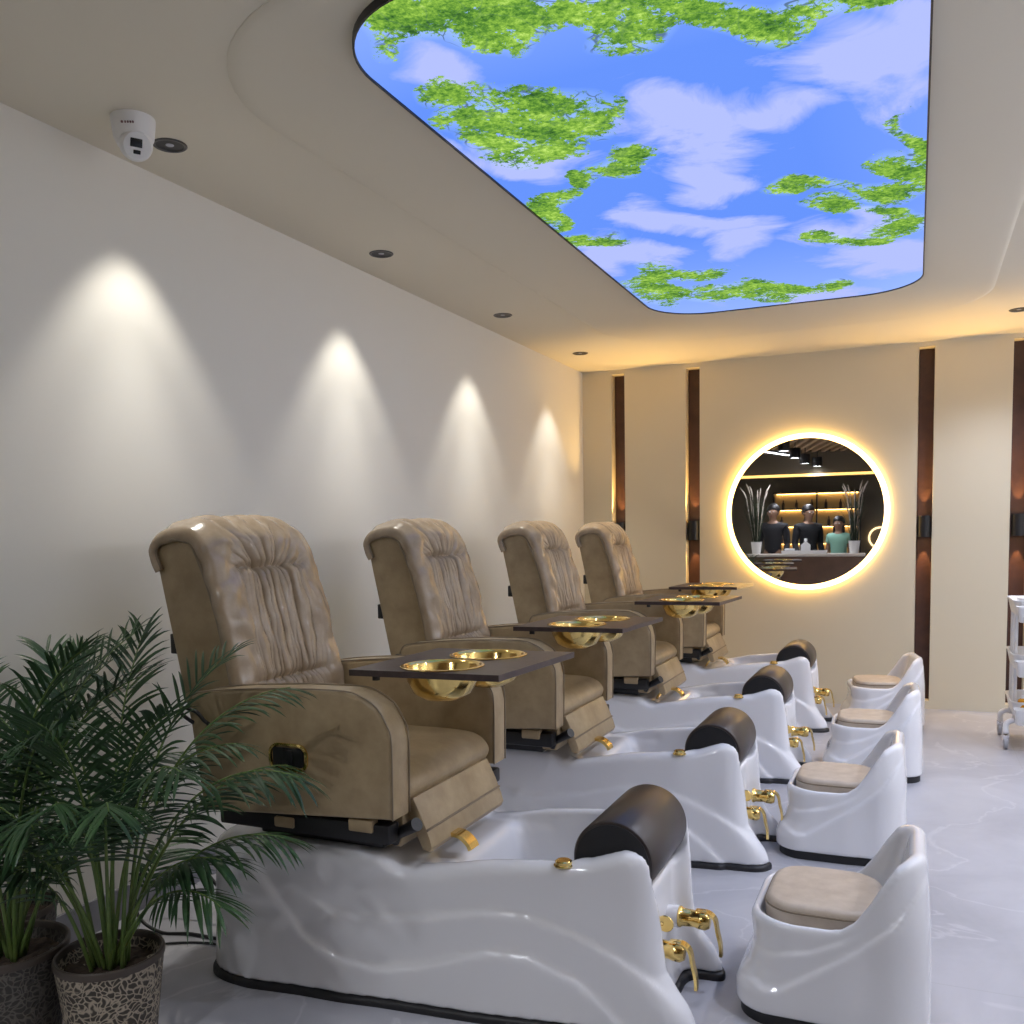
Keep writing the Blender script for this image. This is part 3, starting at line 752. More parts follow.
for i, (x, y) in enumerate(DLS):
    o = dl if i == 0 else copy_tree(dl)
    o.location = (x, y, H); tag(o, dlab[i], 'downlight', 'downlights along the left wall')
    spot('downlight_or_fill_lamp', (x, y, H-.03), P_WALLSPOT, 76, .55, (1, .95, .86), radius=.025)
    spot('downlight_or_fill_lamp', (x, y, H-.03), P_WALLSPOT*1.6, 48, 1, (1, .96, .90), radius=.025)
for i, y in enumerate((6.64,)):
    o = copy_tree(dl); o.location = (.575, y, H)
    tag(o, 'recessed black downlight at the right edge above the white trolley', 'downlight'); o.pop('group', None)
for y in (2.51, 3.87, 5.26, 6.64):
    spot('downlight_or_fill_lamp', (.575, y, H-.03), P_RIGHTSPOT, 130, .9, (.76, .81, 1.0), radius=.03)
    spot('downlight_or_fill_lamp', (1.9, y, H-.03), P_RIGHTSPOT, 130, .9, (.76, .81, 1.0), radius=.03)  # added fill row without fixtures, brightens the whole room

# ------------------------------------------------------------------ security camera
sc = empty('security_camera', (-2.315, 2.31, H))
lathe('mount', [(.068, 0), (.068, -.010), (.062, -.060), (.050, -.085), (0, -.085)], M_WHITE, sc, n=40)
d = Vector((.72, -.50, -.50)).normalized()
Mq = Matrix.Translation(Vector((.012, -.006, -.082))) @ d.to_track_quat('Z', 'Y').to_matrix().to_4x4()
bm = bmesh.new(); add_lathe(bm, [(0, -.052), (.03, -.042), (.047, -.022), (.052, 0), (.051, .012), (.044, .030), (.041, .034), (0, .036)], n=36)
bm.transform(Mq); ball = obj('camera_ball', bm, M_WHITE, sc, auto=50)
bm = bmesh.new(); add_box(bm, -.022, .014, -.004, .022, .034, .0385, .002); bm.transform(Mq); obj('lens_window', bm, M_GLASSDARK, ball, auto=40)
bm = bmesh.new(); add_box(bm, -.012, .010, -.024, -.012, .034, .0385, .002); bm.transform(Mq); obj('sensor', bm, M_GLASSDARK, ball, auto=40)
bm = bmesh.new()
for i in range(4): add_box(bm, .025+i*.007, .029+i*.007, -.0612+i*.0036, -.0575+i*.0036, -.040, -.034)
add_cyl(bm, (.018, -.064, -.037), (.019, -.0655, -.037), .004, n=10)
obj('logo', bm, mat('camera_logo', (.16, .08, .09), .5), sc, smooth=False)
tag(sc, 'white turret security camera hanging from the ceiling near the left wall', 'security camera')

# ------------------------------------------------------------------ wall sconces in the slots
def sconce():
    root = empty('wall_sconce', (0, YB+.08, 1.36))
    bm = bmesh.new(); add_lathe(bm, [(.030, -.078), (.046, -.078), (.046, .078), (.030, .078)], (0, -.055, 0), 36)
    add_lathe(bm, [(.030, .078), (.030, .060), (0, .060)], (0, -.055, 0), 36); add_lathe(bm, [(.030, -.078), (.030, -.060), (0, -.060)], (0, -.055, 0), 36)
    obj('body', bm, M_BLACK, root, auto=40)
    box('back_plate', -.03, .03, -.012, .020, -.05, .05, M_BLACK, root, .003)
    for s in (1, -1):
        bm = bmesh.new(); add_lathe(bm, [(0, 0), (.024, 0), (.024, .006), (0, .008)], (0, -.055, 0), 24)
        for v in bm.verts: v.co.z = s*(.062+v.co.z)
        obj('lamp_lens', bm, mat('warm_lens', (1, .8, .5), .4, emit=((1, .72, .38), 12)), root, auto=40)
    return root
sn = sconce(); SCX = [-1.652, -2.277, .062, .676, 2.005]
slab = ['black up and down wall sconce between the last chair and the round mirror', 'black up and down wall sconce in the slot hidden behind the last chair back',
        'black up and down wall sconce right of the round mirror', 'black up and down wall sconce at the right edge above the trolley', 'black up and down wall sconce in the slot by the right wall']
for i, x in enumerate(SCX):
    o = sn if i == 0 else copy_tree(sn)
    o.location = (x, YB+.08, 1.36); tag(o, slab[i], 'wall light', 'black sconces in the wall slots')
    for s in (1, -1):
        spot('sconce_lamp', (x, YB+.045, 1.36+s*.085), P_SCONCE, 34, .5, (1, .55, .20), (0, .22, s), .006)
        spot('sconce_lamp', (x, YB+.02, 1.36+s*.085), P_SCONCE*(4.5 if s > 0 else 1.5), 76, .8, (1, .60, .18), (0, -.36, s), .01)

# ------------------------------------------------------------------ round backlit mirror
MX, MZ, MR = -.772, 1.488, .562
mr = empty('round_mirror', (MX, YB-.018, MZ), math.radians(1.8))
lathe('mirror_glass', [(0, -.052), (MR-.004, -.052), (MR, -.049), (MR, -.044), (0, -.044)], mat('mirror_silver', (.86, .86, .88), .012, metal=1), mr, n=128, axis='Y')
lathe('backing', [(0, -.043), (MR-.02, -.043), (MR-.02, -.001), (0, -.001)], mat('mirror_back', (.5, .45, .4), .6), mr, n=96, axis='Y')
lathe('light_ring', [(MR+.001, -.046), (MR+.024, -.040), (MR+.038, -.028), (MR+.038, -.004), (MR-.015, -.004)], mat('led_diffuser', (1, .8, .5), .5, emit=((1, .62, .20), P_RING)), mr, n=128, axis='Y')
tag(mr, 'large round mirror with a glowing warm light ring on the cream back wall', 'mirror')

# ------------------------------------------------------------------ linear pendant lights added as ambient fill, out of view on the right
def fill_pendant(loc, L, label):
    root = empty('linear_fill', loc)
    bm = bmesh.new(); add_tube(bm, [(0, -L/2, 0), (0, L/2, 0)], .035, 16); obj('tube', bm, mat('fill_tube', (1, 1, 1), .5, emit=((.84, .86, 1), P_FILL)), root, auto=40)
    bm = bmesh.new(); add_cyl(bm, (0, -L/2-.03, 0), (0, -L/2, 0), .038, n=20); obj('end_cap', bm, M_BLACK, root, auto=40)
    bm = bmesh.new(); add_cyl(bm, (0, L/2, 0), (0, L/2+.03, 0), .038, n=20); obj('end_cap', bm, M_BLACK, root, auto=40)
    for s in (-1, 1):
        bm = bmesh.new(); add_cyl(bm, (0, s*L*.4, .03), (0, s*L*.4, H-loc[2]), .003, n=8); obj('hanging_wire', bm, M_BLACK, root)
    tag(root, label, 'ceiling light'); return root
fill_pendant((1.75, 2.2, 2.25), 2.2, 'added white fill tube out of view right of the stools, nearer one')
fill_pendant((1.75, 5.2, 2.25), 2.2, 'added white fill tube out of view right of the stools, farther one')
# ------------------------------------------------------------------ place the four spa chairs and stools
spa = make_spa()
SY = [2.50, 3.838, 5.193, 6.544]
def chair_shift(root, dy):      # this chair's seat sits a little off its basin's centre line
    keep = ('basin', 'base_trim', 'leg_rest_roll', 'drain_knob', 'tap', 'turn_key', 'spout')
    for c in root.children:
        if not c.name.split('.')[0] in keep: c.location.y += dy
lab = ['tan leather massage chair on a white foot basin beside the potted palms, nearest one',
       'tan leather massage chair on a white foot basin, second nearest, tray over its arm',
       'tan leather massage chair on a white foot basin, third from the palms',
       'tan leather massage chair on a white foot basin against the back wall, farthest one']
for i, y in enumerate(SY):
    o = spa if i == 0 else copy_tree(spa)
    o.location.y = y
    tag(o, lab[i], 'pedicure chair', 'pedicure spa chairs along the left wall')
    spas = o
    tr_ = [c for c in o.children if c.name.startswith('tray')][0]
    tr_.location.x += (0, -.03, .075, -.07)[i]
    if i == 1: chair_shift(o, -.085)
st = make_stool()
slab2 = ['white tub stool with tan cushion, nearest, cut by the bottom edge', 'white tub stool with tan cushion facing the second basin',
         'white tub stool with a red sticker on its black base, third one', 'white tub stool farthest back, beside the brown wall slot']
for i, (x, y, rz) in enumerate([(0, 2.715, 0), (-.070, 4.07, 0), (-.005, 5.42, math.radians(2)), (-.0, 6.78, math.radians(10))]):
    o = st if i == 0 else copy_tree(st)
    o.location = (x, y, 0); o.rotation_euler.z = rz
    tag(o, slab2[i], 'stool', 'white pedicure stools')

# ------------------------------------------------------------------ palms
def pot(c, R, Hh, m, name='potted_palm'):
    root = empty(name, (c[0], c[1], 0))
    lathe('pot', [(0, 0), (R*.70, 0), (R*.74, .006), (R*.965, Hh-.030), (R*.970, Hh-.018), (R*.90, Hh-.018), (R*.82, Hh-.045), (0, Hh-.05)], m, root, n=72)
    lathe('rim', [(R*.955, Hh-.022), (R*.99, Hh-.020), (R, Hh-.012), (R*.99, Hh-.003), (R*.965, Hh), (R*.93, Hh-.002), (R*.905, Hh-.010), (R*.89, Hh-.05)], M_POTRIM, root, n=72)
    bm = bmesh.new(); n = 40; rings = []
    for k in range(9):
        r = R*.90*k/8
        rings.append([bm.verts.new((r*math.cos(2*PI*i/n), r*math.sin(2*PI*i/n), Hh-.042+.010*mnoise.noise(Vector((r*30*math.cos(2*PI*i/n), r*30*math.sin(2*PI*i/n), R*9))))) for i in range(n)] if k else None)
    c0 = bm.verts.new((0, 0, Hh-.040)); rings[0] = [c0]*n
    for a, b in zip(rings[:-1], rings[1:]):
        for i in range(n):
            q = []
            for v in (a[i], a[(i+1) % n], b[(i+1) % n], b[i]):
                if v not in q: q.append(v)
            bm.faces.new(q)
    obj('soil', bm, M_SOIL, root)
    return root
def frond(root, R, base, az, lean, length, droop, rg, zsoil, nl=22, ll=.20):
    """one palm frond: a curved stalk with paired narrow leaflets"""
    bm = bmesh.new(); n = 26
    ca, sa = math.cos(az), math.sin(az)
    pts = []; th = lean; p = Vector((base[0], base[1], zsoil-.012)); ds = length/n
    for i in range(n+1):
        pts.append(p.copy())
        t = i/n
        ang = th+droop*t**2.2
        p = p+Vector((ca*math.sin(ang), sa*math.sin(ang), math.cos(ang)))*ds
    rad = [.0062*(1-.78*i/n) for i in range(n+1)]
    add_tube(bm, pts, rad, 6)
    for f in bm.faces: f.material_index = 1
    side = Vector((-sa, ca, 0))
    first = .46
    for k in range(nl):
        t = first+(1-first)*(k+.5)/nl
        u = t*n; i = min(n-1, int(u)); q = pts[i].lerp(pts[i+1], u-i)
        T = (pts[i+1]-pts[i]).normalized(); up = side.cross(T).normalized()
        if up.z < 0 and ang < 1.4: up = -up
        rel = (t-first)/(1-first)
        L0 = ll*(.55+.9*rel-.95*rel**2.2)*rg.uniform(.9, 1.12)*(1.0 if rel < .9 else .95)
        L0 = max(L0, ll*.32)
        for s in (-1, 1):
            spread = math.radians(62-34*rel+rg.uniform(-9, 9))
            d = (T*math.cos(spread)+side*s*math.sin(spread)+up*rg.uniform(.18, .42)).normalized()
            w = .0050*rg.uniform(.8, 1.2)
            m_ = 6; prevr = None; c = q.copy(); dd = d.copy()
            for j in range(m_+1):
                tt = j/m_
                ww = w*(math.sin(PI*min(1, tt*.9+.12))**.7)*(1 if j < m_ else .05)
                wd = dd.cross(up).normalized()
                nrm = wd.cross(dd).normalized()
                row = [bm.verts.new(c+wd*ww), bm.verts.new(c-nrm*ww*.35), bm.verts.new(c-wd*ww)]
                if prevr:
                    bm.faces.new((prevr[0], row[0], row[1], prevr[1])); bm.faces.new((prevr[1], row[1], row[2], prevr[2]))
                prevr = row
                c = c+dd*(L0/m_)
                dd = (dd+Vector((0, 0, -1))*(.05+.20*tt)*rg.uniform(.5, 1.4)).normalized()
    lim = XL+.05-root.location.x                     # leaves bend along the wall, not through it
    for v in bm.verts:
        if v.co.x < lim: v.co.x = lim-.04*(1-math.exp((v.co.x-lim)*6))
    me = bpy.data.meshes.new('frond'); bm.to_mesh(me); bm.free()
    me.materials.append(M_LEAF); me.materials.append(M_STEM)
    for p_ in me.polygons: p_.use_smooth = True
    o = bpy.data.objects.new('frond', me); COL.objects.link(o); o.parent = root
    return o
def palm(c, R, Hh, m, seed, specs, label):
    root = pot(c, R, Hh, m); rg = random.Random(seed)
    for (az, lean, length, droop) in specs:
        b = rg.uniform(0, R*.32); ba = math.radians(az)+rg.uniform(-.7, .7)
        frond(root, R, (b*math.cos(ba), b*math.sin(ba)), math.radians(az), math.radians(lean), length, math.radians(droop), rg, Hh-.035, rg.randint(19, 24), rg.uniform(.17, .23))
    tag(root, label, 'potted plant', 'potted palms in the left corner')
    return root
def rspec(seed, n, lens, leans, droops, azs=None):
    g = random.Random(seed); out = []
    for i in range(n):
        az = (360*i/n+g.uniform(-20, 20)) if azs is None else g.uniform(*azs)
        out.append((az, g.uniform(*leans), g.uniform(*lens), g.uniform(*droops)))
    return out
p1 = [(8, 20, .86, 92), (-25, 12, .84, 88), (30, 9, .92, 80), (75, 6, .90, 64), (-40, 16, .78, 84), (160, 6, .90, 55), (110, 4, .92, 46), (200, 8, .88, 62),
      (18, 30, .64, 80), (-55, 14, .72, 75), (245, 14, .72, 70), (50, 20, .72, 84), (-5, 34, .52, 90), (-15, 6, .82, 66), (180, 18, .66, 74), (-85, 18, .62, 78), (300, 8, .84, 62), (12, 8, .78, 84)]
palm((-1.90, 1.68), .136, .292, M_POT, 3, p1+rspec(5, 4, (.40, .55), (12, 30), (50, 80)), 'potted areca palm in a pale crackle-carved pot, nearest the first chair')
p2 = [(20, 8, .90, 66), (60, 5, .94, 56), (-20, 10, .88, 74), (200, 8, .92, 60), (150, 10, .88, 66), (100, 8, .88, 56), (250, 14, .80, 74), (-60, 12, .82, 72), (180, 20, .72, 80), (330, 20, .70, 80), (40, 16, .72, 80), (225, 5, .88, 62), (0, 4, .94, 60)]
palm((-2.175, 1.60), .150, .30, M_POT2, 11, p2+rspec(6, 4, (.45, .6), (10, 26), (50, 80)), 'potted areca palm in a dark carved pot, middle of the three')
p3 = [(10, 10, .84, 70), (60, 6, .86, 58), (-30, 12, .78, 76), (-80, 12, .76, 76), (320, 18, .65, 80), (85, 5, .82, 50), (30, 20, .6, 80)]
palm((-2.42, 1.80), .122, .29, M_POT2, 21, p3, 'potted palm whose dark pot rim just shows at the left edge')

# ------------------------------------------------------------------ cables at the foot of the left wall
def cable(pts, r, label):
    bm = bmesh.new(); add_tube(bm, bez(pts, 8), r, 8)
    o = obj('power_cable', bm, M_BLACK); tag(o, label, 'cable'); return o
cable([(-2.05, 2.40, .10), (-2.16, 2.42, .11), (-2.30, 2.44, .20), (-2.42, 2.42, .235), (-2.50, 2.36, .17), (-2.46, 2.30, .06), (-2.36, 2.30, .008), (-2.24, 2.33, .007), (-2.04, 2.33, .007)], .006, 'black power cable looping up from the floor behind the nearest basin')
cable([(-2.04, 2.28, .006), (-2.14, 2.30, .005), (-2.28, 2.24, .005), (-2.42, 2.10, .005), (-2.53, 1.9, .005), (-2.56, 1.5, .005)], .004, 'thin dark cable lying flat on the floor behind the nearest basin')

# ------------------------------------------------------------------ white trolley
def trolley():
    x0, x1, y0, y1 = .545, .90, 6.20, 6.66
    root = empty('salon_trolley', ((x0+x1)/2, (y0+y1)/2, 0)); cx, cy = (x0+x1)/2, (y0+y1)/2
    hx, hy = (x1-x0)/2, (y1-y0)/2
    for z in (.198, .487, .812):
        rg = [[(a, b, z+dz) for a, b in rrect(-hx+i, hx-i, -hy+i, hy-i, .05)] for i, dz in ((.035, 0), (.022, .004), (.006, .085), (0, .088), (0, .094), (.008, .094), (.012, .088), (.028, .012), (.04, .008))]
        loft('tray', rg, M_WHITE, True, True, root)
        # hanging side bin on the near side
        rg = [[(a-.055, b-hy-.055, z-.03+dz) for a, b in rrect(-.11+i, .11-i, -.05+i*.6, .05-i*.6, .02, 6)] for i, dz in ((.02, 0), (.014, .003), (.003, .085), (0, .09), (0, .094), (.006, .094), (.018, .008))]
        loft('side_bin', rg, M_WHITE, True, True, root)
    for sx in (-1, 1):
        bm = bmesh.new()
        add_tube(bm, bez([(sx*(hx-.03), 0-.12, .16), (sx*(hx-.03), -.12, .5), (sx*(hx-.03), -.12, .86)], 4), .011, 12)
        add_tube(bm, bez([(sx*(hx-.03), .12, .16), (sx*(hx-.03), .12, .5), (sx*(hx-.03), .12, .86)], 4), .011, 12)
        obj('upright', bm, M_WHITE, root)
    for sy in (-1, 1):
        bm = bmesh.new(); add_tube(bm, bez([(-hx-.02, sy*(hy-.02), .095), (-hx+.0, sy*(hy-.05), .165), (0, sy*(hy-.06), .175), (hx, sy*(hy-.05), .165), (hx+.02, sy*(hy-.02), .095)], 6), .017, 12)
        obj('base_rail', bm, M_WHITE, root)
        for sx in (-1, 1):
            bm = bmesh.new(); c = (sx*(hx+.02), sy*(hy-.02), .036)
            add_lathe(bm, [(0, -.012), (.030, -.012), (.036, -.008), (.036, .008), (.030, .012), (0, .012)], c, 24, 'X')
            w = obj('caster', bm, mat('caster_grey', (.35, .35, .37), .3), root, auto=40)
            bm = bmesh.new(); add_box(bm, c[0]-.018, c[0]+.018, c[1]-.012, c[1]+.012, .055, .096, .004)
            for q in (-.0165, .0165): add_box(bm, c[0]+q-.002, c[0]+q+.002, c[1]-.012, c[1]+.012, .034, .06)
            obj('fork', bm, M_CHROME, w, auto=40)
    tag(root, 'white three-tier plastic trolley on casters by the back wall at the right edge', 'trolley')
    # things on it
    b = empty('pump_bottle', (.612, 6.235, .2075))
    lathe('bottle_body', [(0, 0), (.026, 0), (.028, .004), (.028, .085), (.024, .098), (.011, .106), (0, .106)], mat('amber_liquid', (.75, .33, .015), .15, coat=.5), b, n=32)
    bm = bmesh.new(); add_lathe(bm, [(.012, .106), (.012, .122), (.005, .124), (.005, .148), (.012, .149), (.012, .158), (0, .158)], n=20)
    add_tube(bm, [(0, 0, .154), (-.030, 0, .154), (-.034, 0, .148)], .0045, 8)
    obj('pump', bm, M_WHITE, b, auto=40)
    tag(b, 'small amber liquid soap bottle with a white pump on the trolley', 'pump bottle')
    k = empty('plastic_bowl', (.66, 6.36, .821))
    lathe('shell', [(0, 0), (.035, 0), (.060, .050), (.082, .088), (.087, .090), (.087, .094), (.080, .093), (.055, .050), (.032, .006), (0, .006)], M_WHITE, k, n=36)
    tag(k, 'white plastic bowl on the top tier of the trolley', 'bowl')
    return root
trolley()

def mx_(x, y): return x+.0629*(YB-y)
# ------------------------------------------------------------------ the front part of the salon, seen in the mirror
# slatted wood ceiling
bm = bmesh.new(); add_box(bm, XL-.1, XR+.1, YF, .5, 2.93, 3.12); add_box(bm, XL-.1, XR+.1, .42, .5, H, 3.0)
struct(obj('ceiling_front', bm, mat('brown_ceiling', (.06, .042, .03), .6), smooth=False))
bm = bmesh.new()
for i in range(44):
    x = -3.6+i*.16
    a = Vector((x+.55, .42, 0)); b2 = Vector((x-.25, YF, 0))
    # clip to room width
    pts = []
    for t in (0, .25, .5, .75, 1): pts.append(a.lerp(b2, t))
    pts = [p for p in pts if XL < p.x < XR]
    if len(pts) < 2: continue
    a, b2 = pts[0], pts[-1]; d = (b2-a).normalized(); s = Vector((-d.y, d.x, 0))*.03
    vs = [bm.verts.new(p+Vector((0, 0, z))) for z in (2.72, 2.80) for p in (a-s, a+s, b2+s, b2-s)]
    for f in ((0, 1, 2, 3), (7, 6, 5, 4), (0, 4, 5, 1), (1, 5, 6, 2), (2, 6, 7, 3), (3, 7, 4, 0)): bm.faces.new([vs[k] for k in f])
struct(obj('trim_7', bm, mat('wood_slats', (.42, .26, .14), .5, noise=(8, (.52, .34, .19), .3, .7)), smooth=False))
M_LAMPW = mat('lamp_diffuser', (1, 1, 1), .5, emit=((.93, .96, 1), P_LAMP))
for i, (x, y, z) in enumerate([(-1.86, 0.05, 2.555), (-1.79, -.75, 2.50), (-1.72, -1.55, 2.46), (-1.60, -2.35, 2.46)]):
    if i == 0:
        cl = empty('cylinder_lamp', (x, y, z))
        lathe('body', [(0, .16), (.085, .16), (.088, .155), (.088, 0), (.080, -.002), (.078, .012), (0, .012)], M_BLACK, cl, n=36)
        lathe('diffuser', [(0, .004), (.077, .004), (.077, .011), (0, .011)], M_LAMPW, cl, n=32)
        bm = bmesh.new(); add_cyl(bm, (0, 0, .155), (0, 0, .52), .008, n=10); obj('stem', bm, M_BLACK, cl)
    o = cl if i == 0 else copy_tree(cl); o.location = (mx_(x, y), y, z)
    spot('cylinder_lamp_light', (mx_(x, y), y, z-.01), P_CYL, 140, .8, (.90, .93, 1), radius=.07)
    tag(o, ['black cylinder ceiling lamp with white glow, nearest the mirror', 'black cylinder ceiling lamp, second of the row in the mirror', 'black cylinder ceiling lamp, third of the row in the mirror', 'black cylinder ceiling lamp, last of the row in the mirror'][i], 'ceiling lamp', 'cylinder lamps seen in the mirror')
ll = empty('linear_light', (-1.50, -1.38, 2.62)); Mx = Matrix.Rotation(math.radians(18), 4, 'Z')
bm = bmesh.new(); add_box(bm, -.02, .02, -.95, .95, 0, .04, M=Mx); obj('housing', bm, M_BLACK, ll, smooth=False)
bm = bmesh.new(); add_box(bm, -.016, .016, -.94, .94, -.008, -.001, M=Mx); obj('diffuser', bm, M_LAMPW, ll, smooth=False)
for s in (-.9, .9):
    bm = bmesh.new(); add_cyl(bm, (-s*.27, s*.85, .04), (-s*.27, s*.85, .32), .003, n=8); obj('hanging_wire', bm, M_BLACK, ll)
tag(ll, 'long white linear ceiling light reflected at the upper left of the mirror', 'ceiling light')
# cove beam with a warm strip
struct(box('trim_8', XL, XR, -2.62, -2.5, 2.36, 2.93, mat('olive_brown_paint', (.16, .13, .085), .6)))
o = box('cove_light_strip', XL+.02, XR-.3, -2.498, -2.488, 2.30, 2.345, mat('warm_strip', (1, .7, .3), .5, emit=((1, .60, .16), 1.6))); tag(o, 'warm yellow light strip along the beam reflected in the mirror', 'light strip')
bm = bmesh.new(); add_box(bm, XL+.01, XR-.25, -2.53, -2.499, 2.295, 2.359); oo = obj('channel', bm, M_BLACK, o, smooth=False)
# lit display shelves on the far wall
sx0, sx1 = -1.80, -.25
sh = empty('display_shelves', ((sx0+sx1)/2, YF+.02, .3)); mx = (sx0+sx1)/2
M_SHB = mat('shelf_back_paint', (.75, .52, .22), .6, emit=None)
box('back_panel', sx0-mx, sx1-mx, -.018, .0, 0, 1.75, M_SHB, sh)
for x in (sx0, sx0+.78, sx1): box('side_panel', x-.012-mx, x+.012-mx, .0, .28, 0, 1.75, M_BLACK, sh)
for z in (.0, .45, .80, 1.12, 1.44, 1.75): box('shelf_board', sx0-mx, sx1-mx, .0, .28, z-.012, z+.012, M_BLACK, sh)
for z in (.80, 1.12, 1.44, 1.75): box('shelf_light', sx0+.04-mx, sx1-.04-mx, .02, .035, z-.022, z-.013, mat('shelf_led', (1, .7, .3), .5, emit=((1, .62, .22), 9)), sh)
tag(sh, 'backlit amber display shelves behind the people in the mirror', 'shelves')
M_BOT = mat('dark_bottle', (.06, .03, .02), .3)
g = random.Random(4); first = None
for z in (.812, 1.132, 1.452):
    for k in range(6 if z > 1.2 else 4):
        x = sx0+.16+k*(1.32/5 if z > 1.2 else .41)+g.uniform(-.02, .02)
        if first is None:
            bm = bmesh.new(); add_lathe(bm, [(0, 0), (.028, 0), (.028, .10), (.012, .12), (.012, .165), (0, .165)], n=16); first = obj('bottle', bm, M_BOT, auto=40); o = first
        else: o = first.copy(); COL.objects.link(o)
        o.location = (x, YF+.16, .301+z); tag(o, 'dark bottle standing on the backlit shelves seen in the mirror', 'bottle', 'bottles on the display shelves')
# counter
cn = empty('reception_counter', (-1.14, -.32, 0))
box('countertop', -.93, .93, -.25, .25, .935, .975, mat('pale_counter', (.62, .56, .48), .3), cn, .004)
box('front_panel', -.93, .93, .19, .215, 0, .935, mat('counter_brown', (.12, .065, .04), .4, noise=(6, (.17, .09, .055), .3, .7)), cn)
for s in (-1, 1): box('side_panel', s*.91-.02, s*.91+.02, -.23, .19, 0, .935, mat('counter_brown', (.12, .065, .04), .4), cn)
tag(cn, 'brown counter with a pale top reflected low in the mirror', 'counter')
# white pots with grass on the counter
def grasspot():
    root = empty('grass_pot', (0, 0, .975))
    lathe('pot', [(0, 0), (.062, 0), (.085, .19), (.088, .195), (.083, .195), (.078, .17), (0, .17)], M_WHITE, root, n=32)
    g = random.Random(9); bm = bmesh.new()
    for k in range(90):
        a = g.uniform(0, 2*PI); r = g.uniform(0, .055); L = g.uniform(.45, .85); sp = g.uniform(0, .20)
        add_tube(bm, bez([(r*math.cos(a), r*math.sin(a), .165), ((r+sp*.3)*math.cos(a), (r+sp*.3)*math.sin(a), .165+L*.55), ((r+sp)*math.cos(a), (r+sp)*math.sin(a), .165+L)], 3), [.004, .004, .0035, .003, .003, .002, .001], 4)
    obj('grass', bm, mat('dark_grass', (.03, .045, .02), .6), root); root.children[-1]['kind'] = 'stuff'
    for k in range(7):
        a = 2*PI*k/7+.3; r = g.uniform(.08, .20); z = g.uniform(.80, .98); bm = bmesh.new()
        add_tube(bm, [(r*.2*math.cos(a), r*.2*math.sin(a), .17), (r*.8*math.cos(a), r*.8*math.sin(a), z)], .003, 5)
        add_tube(bm, [(r*.8*math.cos(a), r*.8*math.sin(a), z-.01), (r*math.cos(a), r*math.sin(a), z+.08), (r*1.3*math.cos(a), r*1.3*math.sin(a), z+.16)], [.006, .012, .003], 8)
        obj('plume', bm, mat('pale_plume', (.75, .66, .55), .9), root)
    return root
gp = grasspot(); gp.location = (-1.83, -.30, .975)
tag(gp, 'white pot of tall dark grass with pale plumes, left end of the reflected counter', 'potted plant', 'grass pots on the counter')
g2 = copy_tree(gp); g2.location = (-.37, -.30, .975); g2.rotation_euler.z = 1.3
tag(g2, 'white pot of tall dark grass with pale plumes, right end of the reflected counter', 'potted plant', 'grass pots on the counter')
tr = empty('counter_tray', (-1.10, -.24, .976))
rg = [[(a, b, z) for a, b in rrect(-.34+i, .34-i, -.10+i, .10-i, .02, 5)] for i, z in ((.01, 0), (0, .05), (.006, .05), (.012, .006))]
loft('dish', rg, M_WHITE, True, True, tr); tag(tr, 'long white dish on the counter seen in the mirror', 'tray')
tb = empty('tissue_box', (-1.08, -.24, .984))
bm = bmesh.new(); add_box(bm, -.07, .07, -.06, .06, 0, .13, .004)
vs = [bm.verts.new(p) for p in ((-.07, -.06, .13), (.07, -.06, .13), (.07, .06, .13), (-.07, .06, .13), (0, -.06, .19), (0, .06, .19))]
for f in ((0, 1, 4), (1, 2, 5, 4), (2, 3, 5), (3, 0, 4, 5)): bm.faces.new([vs[k] for k in f])
obj('box', bm, M_WHITE, tb, auto=30); bm = bmesh.new(); add_lathe(bm, [(.03, 0), (.02, .02), (.025, .04), (0, .045)], (0, 0, .186), 9); obj('tissue', bm, mat('tissue_paper', (.85, .85, .85), .9), tb)
tag(tb, 'white house-shaped tissue box on the counter seen in the mirror', 'tissue box')
cp = empty('folded_towel', (-1.32, -.24, .984)); bm = bmesh.new()
for i in range(3): add_box(bm, -.075, .075, -.055, .055, .001+i*.025, .025+i*.025, .010, 3)
obj('fabric', bm, mat('towel', (.7, .7, .7), .95, bump=(200, .5)), cp, auto=60); tag(cp, 'folded white towel on the left of the dish in the mirror', 'towel')
# ring lamp on the far wall
rl = empty('ring_wall_lamp', (.10, YF, 1.18)); bm = bmesh.new(); n = 48
ring = [(.19*math.cos(2*PI*i/n), .04, .19*math.sin(2*PI*i/n)) for i in range(n+1)]
add_tube(bm, ring, .018, 10, caps=False); obj('glowing_ring', bm, mat('ring_glow', (1, .8, .5), .5, emit=((1, .75, .4), 1.5)), rl)
bm = bmesh.new(); add_cyl(bm, (.19, 0, 0), (.19, .04, 0), .01, n=10); add_cyl(bm, (-.19, 0, 0), (-.19, .04, 0), .01, n=10); obj('bracket', bm, M_BLACK, rl)
tag(rl, 'glowing ring lamp on the far wall at the right of the mirror view', 'wall light')
